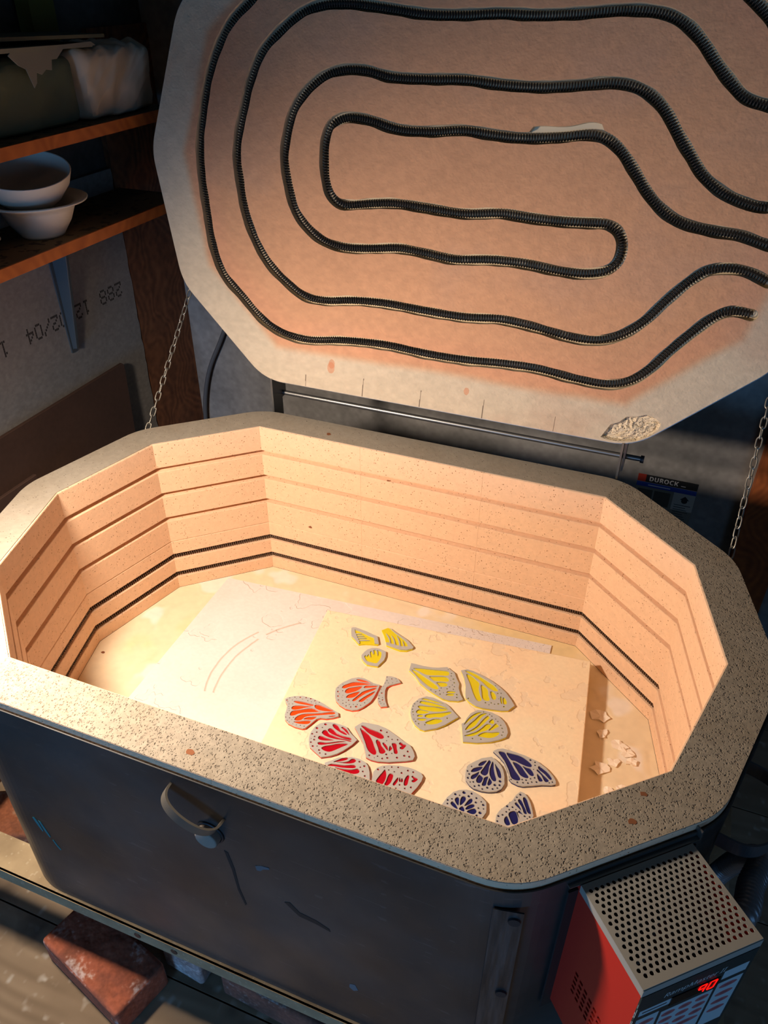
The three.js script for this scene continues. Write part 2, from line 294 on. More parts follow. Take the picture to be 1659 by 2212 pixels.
for (const y of [-0.2565, -0.3015]) {
  const P = offsetPoly(INNER, 0.0062), order = [3, 4, 5, 6, 7, 8, 9, 0, 1, 2].map(i => P[i]);
  order[9] = order[8].clone().lerp(order[9], 0.93); // the coil stops at the right end
  const cp = new THREE.CurvePath(); for (let i = 1; i < order.length - 1 + 0; i++) cp.add(new THREE.LineCurve3(V3(order[i - 1].x, y, order[i - 1].y), V3(order[i].x, y, order[i].y)));
  const m = mesh('heating_coil', coilGeo(cp, 0.0042, 0.0011, 0.0042, 8, 4, V3(0, 1, 0)), matWallCoil, kiln); m.userData.label = 'dark coiled heating wire in a wall groove';
}
// strap handles, plug, hinge
function strapHandle(p0, p1, n, out, w, t, mat) {   // a flat strap bent into a D between feet p0 and p1, standing off along n
  const d = p1.clone().sub(p0), L = d.length(); d.normalize(); const N = 44, pts = [];
  for (let i = 0; i <= N; i++) { const a = Math.PI * (1 - i / N); pts.push([L / 2 + Math.cos(a) * L / 2, Math.pow(Math.sin(a), 0.6) * out]); }
  const s = new THREE.Shape(), inn = pts.map(([x, y], i) => { const a = Math.PI * (1 - i / N); return [x - Math.cos(a) * t, Math.max(0, y - t * Math.max(0.15, Math.sin(a)))]; });
  s.setFromPoints([...pts.map(p => V2(...p)), ...inn.reverse().map(p => V2(...p))]);
  const g = new THREE.ExtrudeGeometry(s, { depth: w, bevelEnabled: false }); g.translate(0, 0, -w / 2);
  g.applyMatrix4(new THREE.Matrix4().makeBasis(d, n, d.clone().cross(n)).setPosition(p0)); return boxUV(g);
}
{
  const zc = HZ[0] + WALL + 0.0022;
  mesh('handle', strapHandle(V3(-0.046, -0.034, zc), V3(0.018, -0.070, zc), V3(0, 0, 1), 0.027, 0.017, 0.0026, matDarkSteel), M({ color: 0x6f6a60, roughness: 0.45, metalness: 0.5 }), kiln);
  const n = V3(HZ[1], 0, HX[2] - HX[1]).normalize(), m0 = V3(HX[2], 0, 0).addScaledVector(n, WALL + 0.0026), m1 = V3(HX[1], 0, HZ[1]).addScaledVector(n, WALL + 0.0026), at = (t, y) => m0.clone().lerp(m1, t).setY(y);
  mesh('handle', strapHandle(at(0.42, -0.062), at(1.02, -0.062), n, 0.055, 0.02, 0.0026), M({ color: 0x6f747a, roughness: 0.45, metalness: 0.5 }), kiln);
  const pg = new THREE.LatheGeometry([V2(0, 0.012), V2(0.0125, 0.012), V2(0.0145, 0.010), V2(0.015, -0.01), V2(0, -0.01)], 28); pg.rotateX(Math.PI / 2); pg.translate(-0.002, -0.1, zc);
  const pm = mesh('peephole_plug', pg, M({ color: 0x8f8478, roughness: 0.9 }), kiln); pm.userData.label = 'grey round clay peephole plug';
  const rg = new THREE.TorusGeometry(0.0165, 0.0016, 6, 28); rg.translate(-0.002, -0.1, zc + 0.001); mesh('plug_collar', rg, matDarkSteel, kiln);
}
{ // hinge: two brackets and the rod between them
  const h = part('hinge', kiln);
  for (const s of [-1, 1]) {
    mesh('bracket', mergeGeometries([bx(0.0035, 0.15, 0.036, s * 0.326, -0.012, -0.408), bx(0.024, 0.10, 0.003, s * 0.337, -0.09, -0.3845)]), matSteel, h);
    mesh('bracket_arm', mergeGeometries([bx(0.0035, 0.06, 0.05, s * 0.331, 0.035, -0.425), bx(0.02, 0.004, 0.04, s * 0.322, 0.062, -0.42)]), matSteel, h);
  }
  const r = new THREE.CylinderGeometry(0.0045, 0.0045, 0.70, 14); r.rotateZ(Math.PI / 2); r.translate(0.01, 0.018, -0.43); mesh('rod', r, matSteel, h);
  for (const s of [-0.342, 0.36]) { const c = new THREE.CylinderGeometry(0.0065, 0.0065, 0.006, 12); c.rotateZ(Math.PI / 2); c.translate(s, 0.018, -0.43); mesh('rod_end', c, matDarkSteel, h); }
}

// ------------------------------------------------------------------ lid
const LID = { y: 0.0601, z: -0.3915, a: -12.353 * Math.PI / 180 };
const lid = part('lid', kiln); lid.position.set(0, LID.y, LID.z); lid.rotation.x = LID.a; lid.userData.label = 'raised lid slab with winding dark heating coil';
const LV = HZ[0] + WALL;             // half height of the lid; lid local: x across, y up from the hinge edge, z out of the face
const lidOutline = t => roundedOutline(t).map(p => V2(p.x, p.y + LV));
const MMP = a => a.map(([x, y]) => V2(x / 1000, y / 1000));
const PA = MMP([[420,560],[400,600],[366,628],[330,655],[280,672],[220,668],[160,664],[100,668],[40,664],[-20,668],[-90,672],[-160,672],[-230,676],[-290,666],[-340,642],[-379,614],[-418,581],[-444,540],[-462,492],[-472,442],[-478,398],[-475,345],[-466,292],[-453,230],[-431,183],[-391,147],[-347,110],[-308,92],[-260,86],[-187,95],[-106,99],[-28,95],[39,95],[103,99],[166,100],[228,94],[281,93],[315,104],[340,126],[361,155],[388,189],[415,218],[438,231],[467,229]]);
const PB = MMP([[512,300],[477,277],[450,287],[424,290],[393,284],[371,266],[344,234],[317,198],[287,173],[253,160],[209,159],[148,167],[93,171],[30,166],[-36,167],[-113,170],[-174,167],[-227,160],[-264,163],[-301,183],[-340,214],[-369,255],[-388,299],[-398,344],[-404,381],[-401,417],[-390,460],[-378,502],[-357,543],[-316,580],[-284,600],[-252,609],[-205,611],[-143,606],[-83,600],[-25,600],[31,603],[85,602],[145,605],[201,610],[239,610],[270,605],[297,592],[320,573],[343,549],[366,528],[388,511],[419,503],[455,498],[480,478],[488,440],[478,400],[451,377],[414,381],[387,391],[357,410],[333,436],[311,461],[290,487],[267,506],[239,518],[206,521],[154,515],[100,511],[44,512],[-14,516],[-74,514],[-135,515],[-175,522],[-215,521],[-246,511],[-278,486],[-298,458],[-308,423],[-312,387],[-303,344],[-288,305],[-265,280],[-233,261],[-197,254],[-146,257],[-96,263],[-46,260],[2,256],[64,262],[125,262],[170,258],[214,258],[248,267],[262,282],[264,306],[254,325],[235,333],[207,332],[158,330],[114,331],[70,333],[9,327],[-54,330],[-110,332],[-151,328],[-185,323],[-206,323],[-224,336],[-234,361],[-238,392],[-237,420],[-228,442],[-206,453],[-169,453],[-113,442],[-58,442],[-6,447],[39,444],[83,442],[139,446],[192,453],[213,449],[236,435],[261,409],[287,380],[311,360],[340,346],[380,339],[425,336],[464,327],[496,326],[512,318]]);
PB.pop(); PB.shift();
const HW = 0.0086, GD = 0.0145;      // half width and depth of the lid grooves
const matLid = (() => {
  const W = 1536, H = 1024, U0 = -0.6, U1 = 0.6, V0 = -0.03, V1 = 0.80, inner = INNER.map(p => V2(p.x, p.y + LV));
  const sd = (x, y) => { let d = 1e9, ins = true; for (let i = 0; i < 10; i++) { const a = inner[i], b = inner[(i + 1) % 10], ex = b.x - a.x, ey = b.y - a.y, l = Math.hypot(ex, ey), s = ((x - a.x) * ey - (y - a.y) * ex) / l; d = Math.min(d, -s); } return d; };
  const map = tex(W, H, (u, v) => {
    const x = lerp(U0, U1, u), y = lerp(V0, V1, v), n = fbm(u, v, 6, 4), f = fbm(u, v, 120, 2), d = sd(x, y) + (n - 0.5) * 0.012;
    let c = mix3([202, 185, 158], [202, 152, 114], sstep(-0.008, 0.012, d)); const edge = sstep(0.0, 0.02, d) * (1 - sstep(0.03, 0.075, d)); c = mix3(c, [216, 152, 116], edge * 0.35);
    c = mix3(c, [176, 140, 116], sstep(0.52, 0.7, n) * 0.35); const k = 1 + (f - 0.5) * 0.09 + (n - 0.5) * 0.08; c = [c[0] * k, c[1] * k, c[2] * k];
    for (const [cx, y0, y1] of [[-0.255, 0, 0.022], [-0.14, 0, 0.034], [-0.03, 0, 0.030], [0.085, 0, 0.034], [0.21, 0, 0.026]]) if (Math.abs(x - cx + (n - 0.5) * 0.004) < 0.0007 && y > y0 && y < y1) c = mix3(c, [80, 64, 52], 0.75);
    for (const [cx, cy, r] of [[-0.205, 0.043, 0.006], [-0.204, 0.05, 0.005], [0.052, 0.043, 0.004]]) if (Math.hypot(x - cx, (y - cy) * 0.7) < r * (0.7 + n)) c = mix3(c, [196, 122, 84], 0.5);
    return c;
  });
  map.wrapS = map.wrapT = THREE.ClampToEdgeWrapping;
  const bump = tex(512, 512, (u, v) => { const b = 255 * fbm(u, v, 70, 3); return [b, b, b]; }, { srgb: false });
  bump.repeat.set(5, 4);
  return M({ map, bumpMap: bump, bumpScale: 0.0006, roughness: 0.95 });
})();
const lidUV = (x, y) => [(x + 0.6) / 1.2, (y + 0.03) / 0.83];
function smoothPath(P, step = 0.006) { const c = new THREE.CatmullRomCurve3(P.map(p => V3(p.x, p.y, 0)), false, 'centripetal'), n = Math.round(c.getLength() / step); return c.getSpacedPoints(n).map(p => V2(p.x, p.y)); }
const chipAt = (p) => p.y > 0.43 && p.y < 0.47 && p.x > 0.100 && p.x < 0.205;
const holes = [], grooveGeos = [], coils = [];
for (const [P, wide] of [[PA, false], [PB, true]]) {
  const C = smoothPath(P), n = C.length, L = [], R = [];
  for (let i = 0; i < n; i++) {
    const d = C[Math.min(n - 1, i + 1)].clone().sub(C[Math.max(0, i - 1)]).normalize(), nm = V2(-d.y, d.x);
    const chip = wide && i > n * 0.7 && chipAt(C[i]) && d.x > 0 ? 0.0065 + 0.0012 * Math.sin(i * 0.55) : 0, wob = 0.0006 * Math.sin(i * 0.7) * Math.sin(i * 0.23);
    L.push(C[i].clone().addScaledVector(nm, HW + chip + wob)); R.push(C[i].clone().addScaledVector(nm, -HW - wob));
  }
  const d0 = C[0].clone().sub(C[1]).normalize(), d1 = C[n - 1].clone().sub(C[n - 2]).normalize();
  const capPts = (c, d, from) => [-60, -30, 0, 30, 60].map(a => { const q = a * Math.PI / 180, nx = V2(-d.y, d.x); return c.clone().addScaledVector(d, Math.cos(q) * HW).addScaledVector(nx, -Math.sin(q) * HW * from); });
  const ring = [...L, ...capPts(C[n - 1], d1, 1), ...R.slice().reverse(), ...capPts(C[0], d0, 1)];
  holes.push(ring);
  // groove walls and bed
  const pos = [], uv = [], q = (p, z) => { pos.push(p.x, p.y, z); uv.push(...lidUV(p.x, p.y)); };
  for (let i = 0; i < ring.length; i++) { const a = ring[i], b = ring[(i + 1) % ring.length]; q(a, 0); q(a, -GD); q(b, -GD); q(a, 0); q(b, -GD); q(b, 0); }
  for (let i = 0; i < n - 1; i++) { q(L[i], -GD); q(R[i], -GD); q(R[i + 1], -GD); q(L[i], -GD); q(R[i + 1], -GD); q(L[i + 1], -GD); }
  for (const [c, cap, ed] of [[C[n - 1], capPts(C[n - 1], d1, 1), [L[n - 1], R[n - 1]]], [C[0], capPts(C[0], d0, 1), [R[0], L[0]]]]) { const f = [ed[0], ...cap, ed[1]]; for (let i = 0; i < f.length - 1; i++) { q(c, -GD); q(f[i + 1], -GD); q(f[i], -GD); } }
  grooveGeos.push(triGeo(pos, uv));
  coils.push(new THREE.CatmullRomCurve3(C.filter((_, i) => i % 3 === 0).map(p => V3(p.x, p.y, -0.0078)), false, 'centripetal'));
}
const chipHole = [[0.288, 0.006], [0.30, 0.030], [0.312, 0.036], [0.322, 0.047], [0.338, 0.050], [0.352, 0.056], [0.368, 0.052], [0.377, 0.045], [0.374, 0.0335], [0.362, 0.0205], [0.345, 0.010], [0.32, 0.0045], [0.30, 0.0035]].map(p => V2(...p));
{
  const s = new THREE.Shape(lidOutline(WALL)); for (const h of holes) s.holes.push(new THREE.Path(h)); s.holes.push(new THREE.Path(chipHole));
  const g = new THREE.ShapeGeometry(s), p = g.attributes.position, uv = g.attributes.uv; for (let i = 0; i < p.count; i++) uv.setXY(i, ...lidUV(p.getX(i), p.getY(i)));
  const g2 = g.toNonIndexed(); g2.computeVertexNormals();
  // sides and back of the slab
  const o = lidOutline(WALL), pos = [], u2 = [], TH = 0.062; for (let i = 0; i < o.length; i++) { const a = o[i], b = o[(i + 1) % o.length]; for (const [pp, z] of [[a, 0], [b, -TH], [a, -TH], [a, 0], [b, 0], [b, -TH]]) { pos.push(pp.x, pp.y, z); u2.push(...lidUV(pp.x, pp.y)); } }
  const back = new THREE.ShapeGeometry(new THREE.Shape(o)).toNonIndexed(); back.translate(0, 0, -TH); const parts = [g2, triGeo(pos, u2), back];
  for (const q of parts) for (const k of Object.keys(q.attributes)) if (!['position', 'normal', 'uv'].includes(k)) q.deleteAttribute(k);
  mesh('lid_slab', mergeGeometries(parts), matLid, lid);
  for (const q of grooveGeos) mesh('element_groove', q, M({ color: 0xd8c6a6, roughness: 0.95 }), lid).userData.label = 'cream brick groove cut for the coil';
  // crumbled corner of bare firebrick
  const c = V2(0.338, 0.028), cp = [], NR = 9, ring = chipHole.length * 3, P2 = (i, r) => { const f = i / 3, a = chipHole[Math.floor(f) % chipHole.length], b = chipHole[(Math.floor(f) + 1) % chipHole.length], e = a.clone().lerp(b, f % 1), q = c.clone().lerp(e, r / NR); const nz = fbm(q.x * 4 % 1, q.y * 4 % 1, 60, 3); return [q.x, q.y, r === NR ? 0 : -0.0035 - nz * 0.009 + (1 - r / NR) * 0.004]; };
  for (let r = 0; r < NR; r++) for (let i = 0; i < ring; i++) { const A = P2(i, r), B = P2(i, r + 1), C2 = P2((i + 1) % ring, r + 1), D = P2((i + 1) % ring, r); cp.push(...A, ...B, ...C2, ...A, ...C2, ...D); }
  const g3 = boxUV(triGeo(cp)); mesh('crumbled_brick', g3, M({ color: 0xe2cfae, roughness: 1, bumpMap: matRim.bumpMap, bumpScale: 0.004 }), lid).userData.label = 'crumbled patch of bare cream firebrick';
}
for (const c of coils) { const m = mesh('heating_coil', coilGeo(c, 0.0053, 0.0012, 0.0043, 8, 4, V3(0, 0, 1)), matCoil, lid); m.userData.label = 'dark coiled heating wire set in the lid groove'; }
{ // steel band and back sheet of the lid
  const a = lidOutline(WALL + 0.0022), b = lidOutline(WALL + 0.0004), s = new THREE.Shape(a); s.holes.push(new THREE.Path(b)); const g = new THREE.ExtrudeGeometry(s, { depth: 0.062, bevelEnabled: false }); g.translate(0, 0, -0.067); mesh('lid_band', boxUV(g), matSteel, lid);
  const g2 = new THREE.ExtrudeGeometry(new THREE.Shape(lidOutline(WALL + 0.002)), { depth: 0.003, bevelEnabled: false }); g2.translate(0, 0, -0.0665); mesh('lid_back_sheet', boxUV(g2), matCase, lid);
}
// ------------------------------------------------------------------ chains holding the lid
{
  const w = 0.0042, l = 0.0062, pts = []; for (let i = 0; i < 16; i++) { const a = i / 16 * Math.PI * 2; pts.push(V3(Math.cos(a) * w, Math.sin(a) * l + Math.sign(Math.sin(a)) * 0.0035, 0)); }
  const lg = tube(pts, 0.0012, 28, 5, true);
  for (const s of [-1, 1]) {
    const ch = part('chain', kiln), a = V3(s * (s < 0 ? 0.53 : 0.516), -0.024, -0.26), b = V3(s * 0.53, 0.31, -0.572), d = b.clone().sub(a), n = Math.round(d.length() / 0.0165), dir = d.clone().normalize();
    const q0 = new THREE.Quaternion().setFromUnitVectors(V3(0, 1, 0), dir);
    for (let i = 0; i < n; i++) { const m = mesh('chain_link', lg, matZinc, ch); const t = (i + 0.5) / n; m.position.copy(a).lerp(b, t); m.position.y -= Math.sin(t * Math.PI) * 0.006; m.quaternion.copy(q0).multiply(new THREE.Quaternion().setFromAxisAngle(V3(0, 1, 0), (i % 2) * Math.PI / 2 + 0.5 + i * 0.06)); }
    mesh('chain_anchor', bx(0.075, 0.018, 0.003, a.x - s * 0.034, a.y - 0.012, a.z + 0.002), matSteel, ch); mesh('chain_anchor', bx(0.004, 0.02, 0.075, b.x, b.y + 0.008, b.z + 0.03), matSteel, ch);
  }
}

// ------------------------------------------------------------------ controller box on the front right side
{
  const c = part('controller_box', kiln), t = V3(0.748, 0, -0.664).normalize(), n = V3(0.664, 0, 0.748).normalize(), W = 0.129, D = 0.100, Hh = 0.24;
  c.userData.label = 'red controller box with perforated grey top and keypad';
  const o = t.clone().multiplyScalar(0.069).addScaledVector(n, 0.521).setY(-0.015);
  c.applyMatrix4(new THREE.Matrix4().makeBasis(t, V3(0, 1, 0), n).setPosition(o));     // local: x along the kiln side, y up, z away from the kiln
  const red = M({ color: 0xb3261a, roughness: 0.5 }), plate = M({ color: 0xa9a69c, roughness: 0.55, metalness: 0.35 });
  // perforated top
  const s = new THREE.Shape([V2(0, 0), V2(W, 0), V2(W, D), V2(0, D)]), px = 0.0064, pz = 0.0055; let row = 0;
  for (let z = 0.008; z < D - 0.006; z += pz, row++) for (let x = 0.006 + (row % 2) * px / 2; x < W - 0.004; x += px) { const h = new THREE.Path(); for (let k = 0; k < 9; k++) { const a = -k / 9 * Math.PI * 2; const q = [x + Math.cos(a) * 0.0021, z + Math.sin(a) * 0.0021]; k ? h.lineTo(...q) : h.moveTo(...q); } h.closePath(); s.holes.push(h); }
  const g = new THREE.ExtrudeGeometry(s, { depth: 0.0012, bevelEnabled: false }); g.rotateX(Math.PI / 2);
  mesh('perforated_top', g, plate, c);
  mesh('top_flange', mergeGeometries([bx(0.0012, 0.010, D, 0.0006, -0.006, D / 2), bx(0.0012, 0.010, D, W - 0.0006, -0.006, D / 2), bx(W, 0.011, 0.0012, W / 2, -0.0065, D + 0.0002)]), plate, c);
  // red side panels; the left one has rows of vent slots
  const sp = new THREE.Shape([V2(-0.012, -0.02), V2(0, -0.002), V2(D, -0.002), V2(D, -Hh), V2(-0.012, -Hh)]);
  for (let r = 0; r < 5; r++) for (let k = 0; k < 6; k++) { const z = 0.022 + k * 0.0085, y = -0.125 - r * 0.009 - k * 0.001; sp.holes.push(new THREE.Path([V2(z, y), V2(z, y - 0.005), V2(z + 0.0055, y - 0.005), V2(z + 0.0055, y)])); }
  const sg = new THREE.ExtrudeGeometry(sp, { depth: 0.0016, bevelEnabled: false }); sg.rotateY(-Math.PI / 2); sg.translate(0.0028, 0, 0); mesh('side_panel', boxUV(sg), red, c);
  const sg2 = new THREE.ExtrudeGeometry(new THREE.Shape([V2(0, -0.002), V2(D, -0.002), V2(D, -Hh), V2(0, -Hh)]), { depth: 0.0016, bevelEnabled: false }); sg2.rotateY(-Math.PI / 2); sg2.translate(W - 0.0012, 0, 0); mesh('side_panel', sg2, red, c);
  mesh('bottom_panel', bx(W - 0.004, 0.0016, D - 0.002, W / 2, -Hh, D / 2), red, c);
  mesh('mounting_plate', bx(W + 0.02, Hh, 0.002, W / 2, -Hh / 2 - 0.012, -0.0035), matDarkSteel, c);
  mesh('mounting_lip', mergeGeometries([bx(W + 0.022, 0.0015, 0.012, W / 2, -0.002, -0.0075), bx(0.0015, 0.014, 0.012, W + 0.011, 0.004, -0.0075)]), matSteel, c);
  // printed faceplate
  const cv = document.createElement('canvas'); cv.width = 720; cv.height = 1280; const x = cv.getContext('2d');
  x.fillStyle = '#1d2c2c'; x.fillRect(0, 0, 720, 1280);
  x.fillStyle = '#b9c4c2'; x.font = 'italic 58px sans-serif'; x.fillText('RampMaster II', 150, 120);
  x.fillStyle = '#a9bcc0'; x.fillRect(24, 170, 200, 60); x.fillRect(540, 130, 160, 90); x.fillRect(24, 270, 140, 380); x.fillRect(184, 300, 330, 560); x.fillRect(534, 260, 166, 520); x.fillRect(24, 680, 140, 180);
  x.fillStyle = '#23303a'; x.fillRect(44, 194, 150, 14);
  const oval = (cx, cy, tx, w = 44) => { x.fillStyle = '#a35a5e'; x.beginPath(); x.ellipse(cx, cy, w, 26, 0, 0, 7); x.fill(); x.fillStyle = '#5d2f36'; x.fillRect(cx - w * 0.4, cy - 4, w * 0.8, 8); };
  for (let r = 0; r < 3; r++) for (let k = 0; k < 3; k++) oval(240 + k * 108, 355 + r * 80, String(1 + r * 3 + k)); oval(240, 595, '0'); oval(400, 595, 'ENTER', 95);
  for (let r = 0; r < 4; r++) oval(617, 320 + r * 95, '', 60); for (let r = 0; r < 3; r++) oval(94, 340 + r * 110, '', 52);
  const ft = new THREE.CanvasTexture(cv); ft.colorSpace = THREE.SRGBColorSpace;
  const fg = new THREE.BoxGeometry(W - 0.002, Hh - 0.014, 0.0018); fg.translate(W / 2, -(Hh - 0.014) / 2 - 0.0125, D + 0.0004); mesh('faceplate', fg, M({ map: ft, roughness: 0.45 }), c).userData.label = 'dark printed keypad faceplate';
  // display window and its glowing digits
  const fy = v => -0.0125 - v / 1280 * (Hh - 0.014), fx = u => 0.001 + u / 720 * (W - 0.002);
  mesh('display_window', bx(fx(520) - fx(215), fy(160) - fy(250), 0.0012, (fx(520) + fx(215)) / 2, (fy(160) + fy(250)) / 2, D + 0.0016), M({ color: 0x1a0604, roughness: 0.25 }), c);
  const led = M({ color: 0x200000, emissive: 0xff1408, emissiveIntensity: 1.3 });
  const segs = { a: [0, 1, 1, 0], d: [0, -1, 1, 0], g: [0, 0, 1, 0], f: [-1, 0.5, 0, 1], b: [1, 0.5, 0, 1], e: [-1, -0.5, 0, 1], c: [1, -0.5, 0, 1] };
  [['abcfg', 408], ['abcdef', 474]].forEach(([ch, u]) => {
    const gs = [...ch].map(k => { const [sx, sy, hz] = segs[k]; return bx(hz ? 0.006 : 0.0011, hz ? 0.0011 : 0.0064, 0.0005, sx * 0.0036, sy * 0.0072, 0); });
    const q = mergeGeometries(gs); const sh = new THREE.Matrix4().set(1, 0.12, 0, 0, 0, 1, 0, 0, 0, 0, 1, 0, 0, 0, 0, 1); q.applyMatrix4(sh); q.translate(fx(u), (fy(160) + fy(250)) / 2, D + 0.0025); mesh('digit', q, led, c).userData.label = 'glowing red display digit';
  });
  // grey flexible conduit on the far side
  const cg = []; const path = new THREE.CatmullRomCurve3([V3(W + 0.002, -0.055, 0.06), V3(W + 0.03, -0.053, 0.058), V3(W + 0.07, -0.07, 0.03), V3(W + 0.12, -0.10, 0.0), V3(W + 0.16, -0.2, -0.05), V3(W + 0.17, -0.40, -0.10), V3(W + 0.172, -0.615, -0.14)]);
  const N = 420, rad = 12, pos = [], idx = [], F = path.computeFrenetFrames(N); for (let i = 0; i <= N; i++) { const p = path.getPointAt(i / N), r = 0.0125 + 0.0016 * Math.sin(i / N * 2 * Math.PI * 105); for (let k = 0; k < rad; k++) { const a = k / rad * 2 * Math.PI, q = p.clone().addScaledVector(F.normals[i], Math.cos(a) * r).addScaledVector(F.binormals[i], Math.sin(a) * r); pos.push(q.x, q.y, q.z); } }
  for (let i = 0; i < N; i++) for (let k = 0; k < rad; k++) { const a = i * rad + k, b = i * rad + (k + 1) % rad; idx.push(a, b, a + rad, b, b + rad, a + rad); }
  const q = new THREE.BufferGeometry(); q.setAttribute('position', new THREE.Float32BufferAttribute(pos, 3)); q.setIndex(idx); q.computeVertexNormals(); mesh('flexible_conduit', q, M({ color: 0x8e949a, roughness: 0.4, metalness: 0.5 }), c).userData.label = 'grey ribbed flexible conduit';
}

// ------------------------------------------------------------------ inside the kiln
const FLOORY = -DEPTH;
{ // white fibre paper on the kiln floor
  const s = new THREE.Shape([[-0.384, 0.248], [0.276, 0.300], [0.30, -0.20], [-0.375, -0.250]].map(p => V2(...p)));
  const g = new THREE.ExtrudeGeometry(s, { depth: 0.002, bevelEnabled: false }); g.rotateX(-Math.PI / 2);
  const arcs = [[-0.114, -0.035, 0.164, 2.71, 3.76], [-0.058, -0.03, 0.199, 2.83, 4.02]];
  const N = 1024, x0 = -0.4, x1 = 0.32, z0 = -0.32, z1 = 0.27;
  const hgt = new Float32Array(N * N), mark = new Float32Array(N * N);
  for (let y = 0; y < N; y++) for (let x = 0; x < N; x++) {
    const u = x / N, v = y / N, X = lerp(x0, x1, u), Z = lerp(z0, z1, v); let h = 0.6 + fbm(u, v, 5, 3) * 0.15, mk = 0; const w = fbm(u, v, 9, 4);
    for (const [cx, cz, r, a0, a1] of arcs) { const d = Math.hypot(X - cx, Z - cz) - r + (w - 0.5) * 0.006, a = Math.atan2(Z - cz, X - cx), aa = a < 0 ? a + 6.283 : a; if (aa > a0 && aa < a1) { const q = 1 - sstep(0, 0.0028, Math.abs(d)); if (w > 0.36) { h -= q * 0.35; mk = Math.max(mk, q * 0.5); } } }
    const q = fbm(u + 0.2, v + 0.6, 14, 4); if (q > 0.64) { h -= 0.3; mk = Math.max(mk, 0.03); }
    hgt[y * N + x] = h; mark[y * N + x] = mk;
  }
  const opt = { };
  const map = tex(N, N, (u, v, x, y) => { const f = fbm(u, v, 150, 2), n = fbm(u, v, 5, 3), sp = u > 0.66 && v < 0.1 && vn(u * 400, v * 330, 256) > 0.86 ? 0.4 : 0; let c = mix3([230, 222, 218], [224, 213, 206], clamp((n - 0.4) * 2)); c = mix3(c, [178, 158, 136], mark[y * N + x]); c = mix3(c, [120, 104, 92], sp); const k = 1 + (f - 0.5) * 0.04; return [c[0] * k, c[1] * k, c[2] * k]; });
  const bump = tex(N, N, (u, v, x, y) => { const b = 255 * hgt[y * N + x]; return [b, b, b]; }, { srgb: false });
  const p = g.attributes.position, uv = g.attributes.uv; for (let i = 0; i < p.count; i++) uv.setXY(i, (p.getX(i) - x0) / (x1 - x0), (p.getZ(i) - z0) / (z1 - z0));
  single('fibre_paper_sheet', g, M({ map, bumpMap: bump, bumpScale: 0.0025, roughness: 1 }), 'white ceramic fibre paper sheet with arc shaped scratches on the kiln floor', 'paper sheet', [0, K(FLOORY) + 0.0001, 0]);
}
const SHELF_TOP = FLOORY + 0.030, SHELF_A = 0.1018;
{ // square kiln shelf on short posts
  const map = tex(1024, 1024, (u, v) => {
    const n = fbm(u, v, 5, 5), q = fbm(u + 0.5, v + 0.3, 20, 4), e = Math.abs(q - 0.64), f = fbm(u, v, 120, 2);
    let c = mix3([243, 226, 192], [246, 214, 178], clamp((n - 0.35) * 1.8)); if (q > 0.64) c = mix3(c, [226, 210, 186], 0.4); if (e < 0.004) c = mix3(c, [204, 180, 150], 0.4);
    const k = 1 + (f - 0.5) * 0.04; return [c[0] * k, c[1] * k, c[2] * k];
  }, { rep: 1.9 });
  const bump = tex(512, 512, (u, v) => { const q = fbm(u + 0.5, v + 0.3, 20, 4), b = 255 * clamp(0.8 - sstep(0.63, 0.65, q) * 0.5 + (fbm(u, v, 80, 2) - 0.5) * 0.2); return [b, b, b]; }, { srgb: false, rep: 1.9 });
  const m = single('kiln_shelf', boxUV(bx(0.493, 0.014, 0.45, 0, 0, 0, 0.002)), M({ map, bumpMap: bump, bumpScale: 0.0008, roughness: 0.92 }), 'cream square kiln shelf with flaking wash under the glass wings', 'kiln shelf', [0.129, K(SHELF_TOP - 0.007), -0.009]);
  m.rotation.y = SHELF_A;
  const pg = bx(0.03, 0.0141, 0.03, 0, 0.007, 0, 0.002);
  const spots = [[-0.05, -0.15], [0.29, -0.19], [-0.02, 0.15], [0.27, 0.13]];
  spots.forEach(([x, z], i) => single('kiln_post', pg, matBrick, ['short firebrick post under the back left of the kiln shelf', 'short firebrick post under the back right of the kiln shelf', 'short firebrick post under the front left of the kiln shelf', 'short firebrick post under the front right of the kiln shelf'][i], 'kiln post', [x, K(FLOORY + 0.0019), z], 'posts under the kiln shelf'));
}
